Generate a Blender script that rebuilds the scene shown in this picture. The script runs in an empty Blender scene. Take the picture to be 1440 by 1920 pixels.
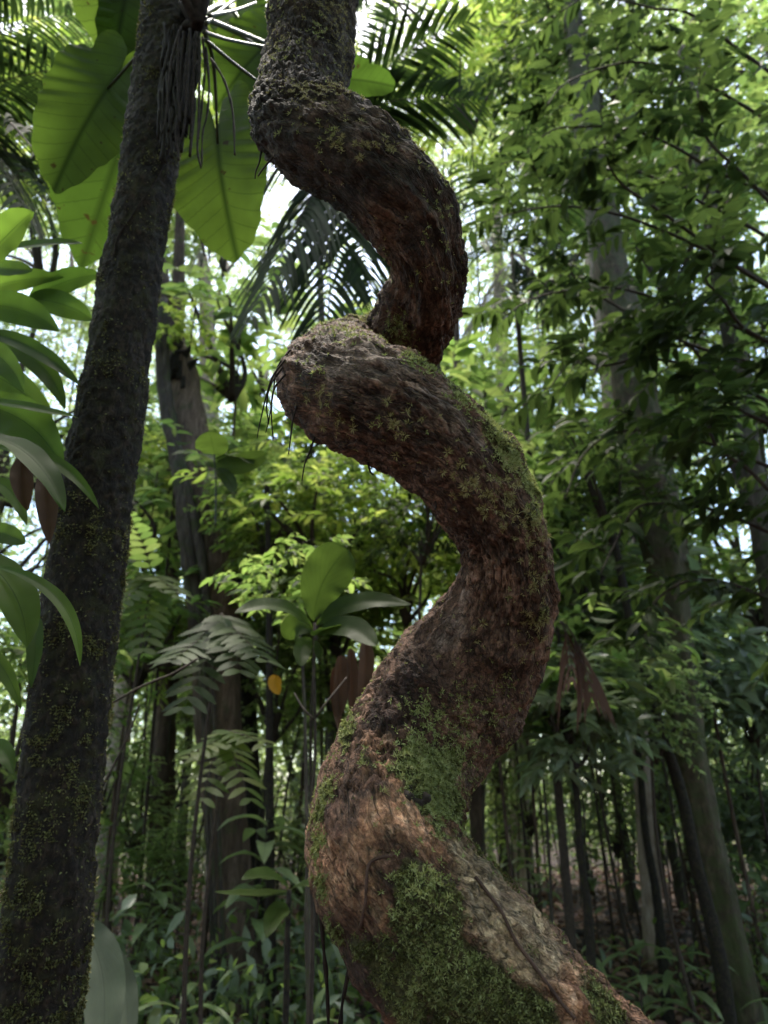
import bpy, math, random
import numpy as np
from mathutils import Vector
scene = bpy.context.scene
COL = scene.collection
R = math.radians
# ------------------------------------------------------------------ camera, sky, sun, exposure
PITCH = 22.3
CAMZ = 1.5
F = 1331.8                       # focal length in photo pixels (1440 x 1920)
cam = bpy.data.cameras.new('camera'); camo = bpy.data.objects.new('camera', cam); COL.objects.link(camo)
camo.location = (0, 0, CAMZ); camo.rotation_euler = (R(90 + PITCH), 0, 0)
cam.sensor_fit = 'VERTICAL'; cam.sensor_height = 34.6; cam.sensor_width = 25.95; cam.lens = 24
cam.clip_start = 0.01; cam.clip_end = 500
cam.dof.use_dof = True; cam.dof.focus_distance = 0.80; cam.dof.aperture_fstop = 6.3
scene.camera = camo
SUN_EL, SUN_AZ = 74.0, 335.0     # azimuth measured clockwise from +Y (beyond the liana, a little left)
w = bpy.data.worlds.new('World'); scene.world = w; w.use_nodes = True
nt = w.node_tree; bg = nt.nodes['Background']
sky = nt.nodes.new('ShaderNodeTexSky'); sky.sky_type = 'NISHITA'; sky.sun_disc = False
sky.sun_elevation = R(SUN_EL); sky.sun_rotation = R(SUN_AZ); sky.air_density = 1.0; sky.dust_density = 2.2; sky.ozone_density = 1.0
nt.links.new(sky.outputs[0], bg.inputs[0]); bg.inputs[1].default_value = 0.15
sl = bpy.data.lights.new('sun', 'SUN'); sl.energy = 3.0; sl.angle = R(24); sl.color = (1, .93, .80)
so = bpy.data.objects.new('sun', sl); COL.objects.link(so)
sd = Vector((math.sin(R(SUN_AZ)) * math.cos(R(SUN_EL)), math.cos(R(SUN_AZ)) * math.cos(R(SUN_EL)), math.sin(R(SUN_EL))))
so.rotation_euler = sd.to_track_quat('Z', 'Y').to_euler()
scene.view_settings.view_transform = 'Standard'; scene.view_settings.look = 'None'
scene.view_settings.exposure = 2.32; scene.view_settings.gamma = 1.0
try:
    scene.cycles.max_bounces = 8; scene.cycles.diffuse_bounces = 4; scene.cycles.transmission_bounces = 5; scene.cycles.glossy_bounces = 2
except Exception: pass
# ------------------------------------------------------------------ geometry helpers
cp, sp = math.cos(R(PITCH)), math.sin(R(PITCH))
UP = np.array([0, -sp, cp]); FW = np.array([0, cp, sp]); RT = np.array([1., 0, 0]); CAM = np.array([0, 0, CAMZ])
def P(px, py, zc):
    """point at depth zc (metres along the view axis) on the ray through a photo pixel"""
    return CAM + RT * ((px - 720) / F * zc) + UP * (-(py - 960) / F * zc) + FW * zc
def PY(px, py, Y):
    """point at horizontal distance Y on the ray through a photo pixel"""
    v = -(py - 960) / F
    return P(px, py, Y / (cp - v * sp))
def PX(p):
    d = np.asarray(p) - CAM
    z = d @ FW
    return 720 + F * (d @ RT) / z, 960 - F * (d @ UP) / z, z
rng = np.random.default_rng(7)
def nrm(v): return v / (np.linalg.norm(v, axis=-1, keepdims=True) + 1e-12)
def hash3(ix, iy, iz, seed=0):
    h = (ix * 374761393 + iy * 668265263 + iz * 2147483647 + seed * 1274126177) & 0xffffffff
    h = ((h ^ (h >> 13)) * 1274126177) & 0xffffffff
    return ((h ^ (h >> 16)) & 0xffff) / 65535.0
def noise(p, f=1.0, seed=0):
    q = np.asarray(p, float) * f + 1000.0
    i = np.floor(q).astype(np.int64); t = q - i; t = t * t * (3 - 2 * t)
    x, y, z = i[..., 0], i[..., 1], i[..., 2]; r = 0
    for a in (0, 1):
        for b in (0, 1):
            for c in (0, 1):
                wgt = (t[..., 0] if a else 1 - t[..., 0]) * (t[..., 1] if b else 1 - t[..., 1]) * (t[..., 2] if c else 1 - t[..., 2])
                r = r + wgt * hash3(x + a, y + b, z + c, seed)
    return r * 2 - 1
def fbm(p, f=1.0, o=4, seed=0, g=.5):
    r = 0; a = 1.0
    for k in range(o):
        r = r + a * noise(p, f, seed + k * 17); f *= 2.03; a *= g
    return r
def sstep(a, b, x):
    t = np.clip((x - a) / (b - a), 0, 1); return t * t * (3 - 2 * t)
class MB:
    """collects vertex / face arrays, links them as one mesh object"""
    def __init__(s): s.v = []; s.f3 = []; s.f4 = []; s.m3 = []; s.m4 = []; s.uv = []; s.at = {}; s.n = 0
    def add(s, v, f4=None, f3=None, mat=0, uv=None, at=None):
        v = np.asarray(v, float).reshape(-1, 3)
        if f4 is not None and len(f4): f4 = np.asarray(f4).reshape(-1, 4) + s.n; s.f4.append(f4); s.m4.append(np.full(len(f4), mat))
        if f3 is not None and len(f3): f3 = np.asarray(f3).reshape(-1, 3) + s.n; s.f3.append(f3); s.m3.append(np.full(len(f3), mat))
        s.v.append(v); s.uv.append(np.zeros((len(v), 2)) if uv is None else np.asarray(uv, float).reshape(-1, 2))
        for k in set(list(s.at) + list(at or {})):
            if k not in s.at: s.at[k] = [np.zeros(s.n)] if s.n else []
            s.at[k].append(np.zeros(len(v)) if not at or k not in at else np.asarray(at[k], float).ravel())
        s.n += len(v); return s
    def mesh(s, name, mats, smooth=True):
        v = np.concatenate(s.v); me = bpy.data.meshes.new(name)
        f4 = np.concatenate(s.f4) if s.f4 else np.zeros((0, 4), int); f3 = np.concatenate(s.f3) if s.f3 else np.zeros((0, 3), int)
        li = np.concatenate([f4.ravel(), f3.ravel()]).astype(np.int32)
        ls = np.concatenate([np.arange(len(f4)) * 4, len(f4) * 4 + np.arange(len(f3)) * 3]).astype(np.int32)
        lt = np.concatenate([np.full(len(f4), 4), np.full(len(f3), 3)]).astype(np.int32)
        me.vertices.add(len(v)); me.vertices.foreach_set('co', v.ravel().astype(np.float32))
        me.loops.add(len(li)); me.loops.foreach_set('vertex_index', li)
        me.polygons.add(len(ls)); me.polygons.foreach_set('loop_start', ls); me.polygons.foreach_set('loop_total', lt)
        me.polygons.foreach_set('material_index', np.concatenate((s.m4 or [np.zeros(0)]) + (s.m3 or [np.zeros(0)])).astype(np.int32))
        me.polygons.foreach_set('use_smooth', np.full(len(ls), smooth))
        uvl = me.uv_layers.new(name='UVMap'); uv = np.concatenate(s.uv)
        uvl.data.foreach_set('uv', uv[li].ravel().astype(np.float32))
        for k, a in s.at.items():
            t = me.attributes.new(k, 'FLOAT', 'POINT'); t.data.foreach_set('value', np.concatenate(a).astype(np.float32))
        for m in (mats if isinstance(mats, (list, tuple)) else [mats]): me.materials.append(m)
        me.update(); me.validate(); return me
    def obj(s, name, mats, parent=None, smooth=True, origin=None):
        org = np.zeros(3) if origin is None else np.asarray(origin, float)
        if parent is not None: org = np.array(parent.location)
        s.v = [a - org for a in s.v]
        o = bpy.data.objects.new(name, s.mesh(name, mats, smooth)); COL.objects.link(o)
        if parent is not None: o.parent = parent
        else: o.location = org
        return o
def tag(o, label=None, cat=None, group=None, kind=None):
    for k, v in (('label', label), ('category', cat), ('group', group), ('kind', kind)):
        if v: o[k] = v
    return o
def thing(name, label, cat, loc=(0, 0, 0), group=None):
    o = bpy.data.objects.new(name, None); COL.objects.link(o); o.location = tuple(float(c) for c in loc); o.empty_display_size = .1
    return tag(o, label, cat, group)
def catmull(pts, n):
    """pts (k,d) -> n samples evenly spread along the curve"""
    p = np.asarray(pts, float); p = np.vstack([2 * p[0] - p[1], p, 2 * p[-1] - p[-2]]); out = []
    m = max(4, int(4 * n / (len(p) - 3)))
    for i in range(1, len(p) - 2):
        t = np.linspace(0, 1, m, endpoint=False)[:, None]; a, b, c, d = p[i - 1], p[i], p[i + 1], p[i + 2]
        out.append(.5 * (2 * b + (c - a) * t + (2 * a - 5 * b + 4 * c - d) * t ** 2 + (3 * b - a - 3 * c + d) * t ** 3))
    out = np.vstack(out + [p[-2][None]])
    L = np.concatenate([[0], np.cumsum(np.linalg.norm(np.diff(out[:, :3], axis=0), axis=1))])
    s = np.linspace(0, L[-1], n)
    return np.stack([np.interp(s, L, out[:, k]) for k in range(out.shape[1])], 1)
def frames(c):
    """rotation-minimising frames along centreline c"""
    T = nrm(np.gradient(c, axis=0)); N = np.zeros_like(T); a = np.array([0, -1., 0]) if abs(T[0][1]) < .9 else np.array([1., 0, 0])
    N[0] = nrm(a - T[0] * (a @ T[0]))
    for i in range(1, len(c)): N[i] = nrm(N[i - 1] - T[i] * (N[i - 1] @ T[i]))
    return T, N, np.cross(T, N)
def tube(mb, pts, seg=8, n=None, disp=None, mat=0, cap=True):
    """pts rows x,y,z,r ; disp(centre points, s, theta, r) -> radial offset"""
    pts = np.asarray(pts, float); n = n or max(4, len(pts) * 4); q = catmull(pts, n); c, r = q[:, :3], q[:, 3]
    T, N, B = frames(c); th = np.linspace(0, 2 * np.pi, seg, endpoint=False)
    S = np.concatenate([[0], np.cumsum(np.linalg.norm(np.diff(c, axis=0), axis=1))])
    d = N[:, None] * np.cos(th)[None, :, None] + B[:, None] * np.sin(th)[None, :, None]
    rr = np.repeat(r[:, None], seg, 1)
    SS, TT = np.meshgrid(S, th, indexing='ij')
    if disp is not None: rr = rr + disp(SS, TT, rr)
    v = c[:, None] + d * rr[..., None]
    i = np.arange(n - 1)[:, None] * seg; j = np.arange(seg)[None]; k = (j + 1) % seg
    f = np.stack([i + j, i + k, i + seg + k, i + seg + j], -1).reshape(-1, 4)
    uv = np.stack([TT / (2 * np.pi), SS], -1)
    mb.add(v, f4=f, mat=mat, uv=uv)
    if cap:
        for e, ring in ((0, np.arange(seg)), (n - 1, (n - 1) * seg + np.arange(seg))):
            b = mb.n; mb.add(c[e][None]); rg = ring + (b - n * seg - (0 if e == 0 else 1))
            tri = np.stack([rg, np.roll(rg, -1), np.full(seg, b)], -1)
            if e == 0: tri = tri[:, ::-1]
            mb.f3.append(tri); mb.m3.append(np.full(seg, mat))
    return v, d, c, r, S
T8 = np.array([[0, 0, 0], [.35, 0, 0], [.7, 0, -.03], [1, 0, -.13], [.3, .5, .07], [.68, .4, .03], [.3, -.5, .07], [.68, -.4, .03]])
F4_8 = np.array([[1, 2, 5, 4], [1, 6, 7, 2]]); F3_8 = np.array([[0, 1, 4], [2, 3, 5], [0, 6, 1], [2, 7, 3]])
T4 = np.array([[0, 0, 0], [.45, .5, .05], [1, 0, -.1], [.45, -.5, .05]]); F4_4 = np.array([[0, 3, 2, 1]])
def leaf_cloud(mb, base, d, n, L, W, tmpl=8, mat=0, curl=1.0):
    base = np.asarray(base); m = len(base); d = nrm(d); n = nrm(n - d * np.sum(n * d, -1, keepdims=True)); s = np.cross(n, d)
    t = T8 if tmpl == 8 else T4; L = np.broadcast_to(L, m); W = np.broadcast_to(W, m)
    v = base[:, None] + d[:, None] * (t[None, :, :1] * L[:, None, None]) + s[:, None] * (t[None, :, 1:2] * W[:, None, None]) + n[:, None] * (t[None, :, 2:] * L[:, None, None] * curl)
    k = len(t); off = np.arange(m)[:, None, None] * k
    if tmpl == 8: mb.add(v, f4=(F4_8[None] + off).reshape(-1, 4), f3=(F3_8[None] + off).reshape(-1, 3), mat=mat)
    else: mb.add(v, f4=(F4_4[None] + off).reshape(-1, 4), mat=mat)
# ------------------------------------------------------------------ materials
def newmat(name):
    m = bpy.data.materials.new(name); m.use_nodes = True; t = m.node_tree
    for n in list(t.nodes):
        if n.type != 'OUTPUT_MATERIAL': t.nodes.remove(n)
    return m, t, t.nodes['Material Output']
def nd(t, typ, **kw):
    n = t.nodes.new('ShaderNode' + typ)
    for k, v in kw.items():
        if k in n.inputs: n.inputs[k].default_value = v
        else: setattr(n, k, v)
    return n
def ramp(t, src, stops, interp='LINEAR'):
    r = t.nodes.new('ShaderNodeValToRGB'); r.color_ramp.interpolation = interp; e = r.color_ramp.elements
    while len(e) < len(stops): e.new(.5)
    for i, (p, c) in enumerate(stops): e[i].position = p; e[i].color = tuple(c) + (1,) if len(c) == 3 else c
    t.links.new(src, r.inputs[0]); return r.outputs[0]
def mixc(t, fac, a, b, mode='MIX'):
    m = t.nodes.new('ShaderNodeMix'); m.data_type = 'RGBA'; m.blend_type = mode
    for s, k in ((fac, 0), (a, 6), (b, 7)):
        if hasattr(s, 'links'): t.links.new(s, m.inputs[k])
        elif k == 0: m.inputs[0].default_value = s
        else: m.inputs[k].default_value = tuple(s) + (1,)
    return m.outputs[2]
def math_(t, op, a, b=None, c=None, clamp=False):
    m = t.nodes.new('ShaderNodeMath'); m.operation = op; m.use_clamp = clamp
    for i, s in enumerate((a, b, c)):
        if s is None: continue
        if hasattr(s, 'links'): t.links.new(s, m.inputs[i])
        else: m.inputs[i].default_value = s
    return m.outputs[0]
def leaf_mat(name, cols, trans, tf=.5, rough=.45, vein=False, spec=.3, spot=0.0, veincol=(.02, .04, .006), vn=7.0, vstr=.75):
    """leaves: glossy Principled face over a translucent body; colour varies leaf by leaf"""
    m, t, out = newmat(name); L = t.links
    geo = nd(t, 'NewGeometry'); oi = nd(t, 'ObjectInfo'); rnd = math_(t, 'FRACT', math_(t, 'ADD', geo.outputs['Random Per Island'], oi.outputs['Random']))
    st = [(i / (len(cols) - 1), c) for i, c in enumerate(cols)]
    st2 = [(i / (len(trans) - 1), c) for i, c in enumerate(trans)]
    col = ramp(t, rnd, st); tc = ramp(t, rnd, st2)
    co = nd(t, 'TexCoord'); ns = nd(t, 'TexNoise', Scale=9.0 if vein else 1.2, Detail=3.0); L.new(co.outputs['Object'], ns.inputs['Vector'])
    v = ramp(t, ns.outputs[0], [(.3, (.6, .6, .6)), (.7, (1.3, 1.3, 1.2))])
    col = mixc(t, .8, col, v, 'MULTIPLY'); tc = mixc(t, .6, tc, v, 'MULTIPLY')
    pr = nd(t, 'BsdfPrincipled', Roughness=rough); pr.inputs['Specular IOR Level'].default_value = spec
    if vein:
        uv = nd(t, 'UVMap'); sx = nd(t, 'SeparateXYZ'); L.new(uv.outputs[0], sx.inputs[0])
        ay = math_(t, 'ABSOLUTE', sx.outputs[1])
        curve = math_(t, 'MULTIPLY', math_(t, 'POWER', ay, .8), .55)
        ph = math_(t, 'FRACT', math_(t, 'MULTIPLY', math_(t, 'SUBTRACT', sx.outputs[0], curve), vn))
        tri = math_(t, 'ABSOLUTE', math_(t, 'SUBTRACT', ph, .5))
        lat = math_(t, 'MULTIPLY', math_(t, 'SUBTRACT', 1.0, math_(t, 'DIVIDE', tri, .055), clamp=True), vstr)
        mid = math_(t, 'SUBTRACT', 1.0, math_(t, 'DIVIDE', ay, .035), clamp=True)
        vf = math_(t, 'MAXIMUM', lat, mid)
        col = mixc(t, vf, col, veincol); tc = mixc(t, vf, tc, veincol)
        if spot:
            n2 = nd(t, 'TexNoise', Scale=28.0, Detail=2.0); L.new(co.outputs['Object'], n2.inputs['Vector'])
            sf = ramp(t, n2.outputs[0], [(.70, (0, 0, 0)), (.73, (1, 1, 1))])
            col = mixc(t, sf, col, (.03, .025, .01)); tc = mixc(t, sf, tc, (.03, .025, .006))
        bp = nd(t, 'Bump', Strength=.35, Distance=.003); L.new(vf, bp.inputs['Height']); L.new(bp.outputs[0], pr.inputs['Normal'])
    L.new(col, pr.inputs['Base Color'])
    tr = nd(t, 'BsdfTranslucent'); L.new(tc, tr.inputs[0])
    mx = nd(t, 'MixShader'); mx.inputs[0].default_value = tf; L.new(pr.outputs[0], mx.inputs[1]); L.new(tr.outputs[0], mx.inputs[2])
    L.new(mx.outputs[0], out.inputs[0]); return m
def bark_mat(name, c1, c2, c3, moss=(.035, .05, .012), mossamt=.5, scale=30, stretch=.3, bump=.6, rough=.85, dist=.004):
    m, t, out = newmat(name); L = t.links
    co = nd(t, 'TexCoord'); mp = nd(t, 'Mapping'); mp.inputs['Scale'].default_value = (1, 1, stretch); L.new(co.outputs['Object'], mp.inputs[0])
    n1 = nd(t, 'TexNoise', Scale=scale, Detail=8.0, Roughness=.65, Distortion=.6); L.new(mp.outputs[0], n1.inputs[0])
    n2 = nd(t, 'TexNoise', Scale=scale * .12, Detail=4.0); L.new(mp.outputs[0], n2.inputs[0])
    n3 = nd(t, 'TexNoise', Scale=scale * .3, Detail=6.0, Roughness=.7); L.new(co.outputs['Object'], n3.inputs[0])
    c = ramp(t, n1.outputs[0], [(.3, c1), (.5, c2), (.72, c3)])
    c = mixc(t, .7, c, ramp(t, n2.outputs[0], [(.3, (.55, .55, .55)), (.7, (1.35, 1.3, 1.25))]), 'MULTIPLY')
    mf = ramp(t, n3.outputs[0], [(.62 - mossamt * .25, (0, 0, 0)), (.70 - mossamt * .15, (1, 1, 1))])
    c = mixc(t, math_(t, 'MULTIPLY', mf, .85), c, moss)
    pr = nd(t, 'BsdfPrincipled', Roughness=rough); pr.inputs['Specular IOR Level'].default_value = .3; L.new(c, pr.inputs['Base Color'])
    bp = nd(t, 'Bump', Strength=bump, Distance=dist); L.new(n1.outputs[0], bp.inputs['Height']); L.new(bp.outputs[0], pr.inputs['Normal'])
    L.new(pr.outputs[0], out.inputs[0]); return m
def plain_mat(name, stops, scale=20, rough=.8, spec=.3):
    m, t, out = newmat(name); co = nd(t, 'TexCoord'); n1 = nd(t, 'TexNoise', Scale=scale, Detail=5.0); t.links.new(co.outputs['Object'], n1.inputs[0])
    c = ramp(t, n1.outputs[0], [(.3 + .4 * i / (len(stops) - 1), s) for i, s in enumerate(stops)])
    pr = nd(t, 'BsdfPrincipled', Roughness=rough); pr.inputs['Specular IOR Level'].default_value = spec
    t.links.new(c, pr.inputs['Base Color']); t.links.new(pr.outputs[0], out.inputs[0]); return m
def liana_mat():
    m, t, out = newmat('liana_bark'); L = t.links
    co = nd(t, 'TexCoord'); at = lambda k: nd(t, 'Attribute', attribute_name=k).outputs['Fac']
    n0 = nd(t, 'TexNoise', Scale=190.0, Detail=8.0, Roughness=.75); L.new(co.outputs['Object'], n0.inputs[0])
    n1 = nd(t, 'TexNoise', Scale=16.0, Detail=7.0, Roughness=.7, Distortion=.6); L.new(co.outputs['Object'], n1.inputs[0])
    n2 = nd(t, 'TexNoise', Scale=60.0, Detail=6.0, Roughness=.75); L.new(co.outputs['Object'], n2.inputs[0])
    cx = nd(t, 'CombineXYZ'); [L.new(at(k), cx.inputs[i]) for i, k in enumerate(('gx', 'gy', 'gz'))]
    nw = nd(t, 'TexNoise', Scale=38.0, Detail=4.0, Roughness=.7); L.new(cx.outputs[0], nw.inputs[0])
    wv = t.nodes.new('ShaderNodeVectorMath'); wv.operation = 'MULTIPLY_ADD'; L.new(nw.outputs['Color'], wv.inputs[0]); wv.inputs[1].default_value = (.03, .03, .03); L.new(cx.outputs[0], wv.inputs[2])
    def plates(sc, wd):
        e = nd(t, 'TexVoronoi', Scale=sc); e.feature = 'DISTANCE_TO_EDGE'; L.new(wv.outputs[0], e.inputs['Vector'])
        c_ = nd(t, 'TexVoronoi', Scale=sc); L.new(wv.outputs[0], c_.inputs['Vector'])
        ed = math_(t, 'SUBTRACT', 1.0, math_(t, 'DIVIDE', e.outputs['Distance'], wd), clamp=True)
        sp_ = nd(t, 'SeparateColor'); L.new(c_.outputs['Color'], sp_.inputs[0]); return ed, sp_.outputs[0]
    e1, c1 = plates(62.0, .10); e2, c2 = plates(150.0, .14)
    cut = ramp(t, n2.outputs[0], [(.42, (0, 0, 0)), (.58, (1, 1, 1))])
    cut2 = ramp(t, n1.outputs[0], [(.40, (1, 1, 1)), (.62, (0, 0, 0))])
    edge = math_(t, 'MAXIMUM', math_(t, 'MULTIPLY', e1, cut), math_(t, 'MULTIPLY', math_(t, 'MULTIPLY', e2, cut2), .8))
    base = ramp(t, n1.outputs[0], [(.30, (.042, .023, .017)), (.46, (.125, .069, .050)), (.60, (.22, .128, .094)), (.76, (.34, .225, .175))])
    plate = ramp(t, math_(t, 'ADD', math_(t, 'MULTIPLY', c1, .55), math_(t, 'MULTIPLY', c2, .45)), [(.15, (.55, .52, .5)), (.85, (1.5, 1.45, 1.4))])
    grain = ramp(t, n0.outputs[0], [(.33, (.35, .35, .35)), (.52, (1, 1, 1)), (.68, (1.75, 1.7, 1.65))])
    warm = ramp(t, n2.outputs[0], [(.3, (.07, .035, .024)), (.5, (.18, .095, .06)), (.70, (.34, .20, .135))]); base = mixc(t, math_(t, 'MULTIPLY', at('warm'), .75), base, warm)
    grey = ramp(t, n2.outputs[0], [(.36, (.12, .075, .062)), (.64, (.32, .235, .205))]); base = mixc(t, math_(t, 'MULTIPLY', at('pale'), .75), base, grey)
    orange = ramp(t, n2.outputs[0], [(.34, (.17, .07, .042)), (.5, (.40, .21, .13)), (.66, (.58, .38, .27))]); base = mixc(t, at('orange'), base, orange)
    cream = ramp(t, n2.outputs[0], [(.34, (.17, .10, .065)), (.5, (.36, .25, .165)), (.64, (.50, .39, .27))]); base = mixc(t, at('cream'), base, cream)
    purple = ramp(t, n2.outputs[0], [(.3, (.016, .009, .009)), (.7, (.075, .038, .034))]); base = mixc(t, math_(t, 'MULTIPLY', at('purple'), .85), base, purple)
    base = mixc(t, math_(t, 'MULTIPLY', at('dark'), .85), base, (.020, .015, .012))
    base = mixc(t, .95, base, grain, 'MULTIPLY'); base = mixc(t, .9, base, plate, 'MULTIPLY')
    lich = ramp(t, n2.outputs[0], [(.66, (0, 0, 0)), (.68, (1, 1, 1))]); base = mixc(t, math_(t, 'MULTIPLY', lich, .35), base, (.20, .19, .14))
    base = mixc(t, math_(t, 'MULTIPLY', edge, .85), base, (.008, .005, .004)); base = mixc(t, math_(t, 'MULTIPLY', at('crack'), .7), base, (.010, .006, .005))
    green = ramp(t, n0.outputs[0], [(.34, (.016, .014, .006)), (.52, (.055, .050, .017)), (.68, (.15, .135, .055))])
    gf = math_(t, 'MULTIPLY', ramp(t, math_(t, 'ADD', at('green'), math_(t, 'MULTIPLY', math_(t, 'SUBTRACT', n2.outputs[0], .5), 1.8)), [(.42, (0, 0, 0)), (.62, (1, 1, 1))]), .9)
    base = mixc(t, gf, base, green)
    pr = nd(t, 'BsdfPrincipled', Roughness=.8); pr.inputs['Specular IOR Level'].default_value = .25; L.new(base, pr.inputs['Base Color'])
    hh = math_(t, 'ADD', math_(t, 'MULTIPLY', n0.outputs[0], .5), math_(t, 'MULTIPLY', at('crack'), -.8))
    hh = math_(t, 'ADD', hh, math_(t, 'MULTIPLY', n2.outputs[0], .8)); hh = math_(t, 'ADD', hh, math_(t, 'MULTIPLY', edge, -.7)); hh = math_(t, 'ADD', hh, math_(t, 'MULTIPLY', c1, .45))
    bp = nd(t, 'Bump', Strength=1.0, Distance=.006); L.new(hh, bp.inputs['Height']); L.new(bp.outputs[0], pr.inputs['Normal'])
    L.new(pr.outputs[0], out.inputs[0]); return m
def gr(*a): return [tuple(x) for x in a]
M = {}
M['liana'] = liana_mat()
M['bark_dark'] = bark_mat('dark_mossy_bark', (.003, .002, .0015), (.010, .007, .006), (.055, .040, .031), (.024, .024, .008), .45, 90, .6, 1.0, .85, .008)
M['bark_brown'] = bark_mat('brown_bark', (.02, .012, .009), (.06, .038, .029), (.13, .09, .07), (.04, .044, .016), .35, 22, .25, .8, .85, .012)
M['bark_mossy'] = bark_mat('mossy_brown_bark', (.022, .016, .011), (.06, .045, .032), (.13, .10, .075), (.045, .055, .02), .85, 26, .4, 1.0, .85, .016)
M['bark_pale'] = bark_mat('pale_bark', (.18, .13, .11), (.36, .28, .24), (.55, .47, .42), (.08, .09, .04), .15, 14, .35, .6, .8, .01)
M['bark_grey'] = bark_mat('grey_bark', (.018, .014, .012), (.05, .04, .034), (.11, .09, .08), (.035, .045, .016), .5, 20, .25, .7, .85, .01)
M['twig'] = plain_mat('twig_bark', gr((.018, .012, .01), (.05, .036, .028)), 60)
M['root'] = plain_mat('aerial_root', gr((.006, .004, .004), (.035, .025, .022)), 80, .8, .15)
M['creeper'] = plain_mat('creeper_bark', gr((.03, .016, .013), (.09, .05, .04)), 90, .8, .2)
M['dead'] = leaf_mat('dead_leaf', gr((.035, .02, .013), (.075, .042, .027), (.05, .03, .022)), gr((.06, .028, .015), (.08, .035, .02)), .2, .7, vein=True, veincol=(.07, .03, .02))
M['litter'] = leaf_mat('litter_leaf', gr((.08, .04, .032), (.20, .11, .09), (.34, .22, .18), (.12, .06, .05), (.26, .17, .11)), gr((.1, .05, .03), (.2, .1, .06)), .15, .55)
M['moss'] = leaf_mat('moss_blade', gr((.10, .085, .035), (.24, .21, .095), (.42, .38, .21), (.18, .16, .07)), gr((.20, .18, .07), (.34, .30, .14)), .35, .7, spec=.2)
M['moss_green'] = leaf_mat('green_moss_blade', gr((.07, .085, .025), (.21, .23, .085), (.40, .42, .21), (.13, .145, .045)), gr((.20, .24, .06), (.36, .38, .14)), .35, .7, spec=.2)
M['moss_dark'] = leaf_mat('dark_moss_leaf', gr((.04, .042, .016), (.10, .105, .036), (.22, .22, .09), (.07, .055, .03)), gr((.06, .065, .015), (.15, .15, .04)), .3, .6, spec=.3)
M['big_leaf'] = leaf_mat('broad_leaf', gr((.035, .065, .015), (.045, .08, .018)), gr((.04, .08, .010), (.085, .14, .018)), .6, .6, spec=.15, vein=True, spot=.5, vn=8, vstr=.7)
M['strap_leaf'] = leaf_mat('strap_leaf', gr((.016, .036, .012), (.028, .060, .016)), gr((.10, .20, .025), (.19, .32, .04)), .6, .55, spec=.1, vein=True, vn=0.0, vstr=0, veincol=(.03, .07, .012))
M['sap_leaf'] = leaf_mat('sapling_leaf', gr((.02, .035, .010), (.03, .05, .013)), gr((.05, .085, .014), (.07, .115, .018)), .5, .5, spec=.10, vein=True, vn=9, vstr=.8)
M['leaf_dark'] = leaf_mat('dark_foliage', gr((.016, .026, .011), (.026, .042, .017), (.04, .06, .024)), gr((.03, .055, .014), (.06, .10, .022), (.11, .17, .04)), .40, .55, spec=.14)  # shade is put into these leaves: darker greens, less translucency
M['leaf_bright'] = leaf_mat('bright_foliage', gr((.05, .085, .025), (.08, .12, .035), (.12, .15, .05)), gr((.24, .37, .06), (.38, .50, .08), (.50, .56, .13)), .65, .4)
M['leaf_mid'] = leaf_mat('mid_foliage', gr((.03, .055, .018), (.05, .08, .026), (.08, .105, .04)), gr((.15, .25, .06), (.24, .36, .08), (.34, .42, .12)), .6, .5, spec=.18)
M['leaf_under'] = leaf_mat('understory_foliage', gr((.08, .11, .065), (.12, .155, .10), (.20, .23, .17)), gr((.18, .26, .12), (.30, .39, .19)), .42, .33, spec=.55)  # greens lightened so the colour stands in for milky haze
M['leaf_palm'] = leaf_mat('palm_leaflet', gr((.010, .020, .008), (.02, .038, .014)), gr((.02, .04, .010), (.05, .09, .018)), .35, .6, spec=.1)
M['leaf_far'] = leaf_mat('far_foliage', gr((.045, .07, .03), (.075, .10, .045), (.11, .13, .075)), gr((.22, .34, .10), (.36, .47, .14), (.50, .56, .24)), .62, .5)
M['yellow'] = leaf_mat('yellow_leaf', gr((.45, .20, .01), (.5, .28, .02)), gr((.6, .3, .02), (.7, .35, .03)), .4, .5)

# ------------------------------------------------------------------ ground
def ground_h(x, y):
    p = np.stack([x, y, np.zeros_like(x)], -1)
    return .10 * fbm(p, .35, 3, 3) + .018 * fbm(p, 3.0, 3, 9) + .012 * np.clip(np.hypot(x, y) - 8, 0, 60)
def GZ(x, y): return float(ground_h(np.array([x], float), np.array([y], float))[0])
g = MB(); n = 420; u = np.linspace(-1, 1, n); k = np.sign(u) * (np.abs(u) ** 2.6) * 140
X, Y = np.meshgrid(k, k, indexing='ij'); Y = Y + 6
Z = ground_h(X, Y); i = np.arange(n - 1)[:, None] * n + np.arange(n - 1)[None]
g.add(np.stack([X, Y, Z], -1), f4=np.stack([i, i + n, i + n + 1, i + 1], -1).reshape(-1, 4))
mg = plain_mat('forest_soil', gr((.014, .009, .008), (.035, .022, .018), (.07, .045, .036)), 7, .9)
tag(g.obj('ground', mg), kind='structure')
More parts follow.
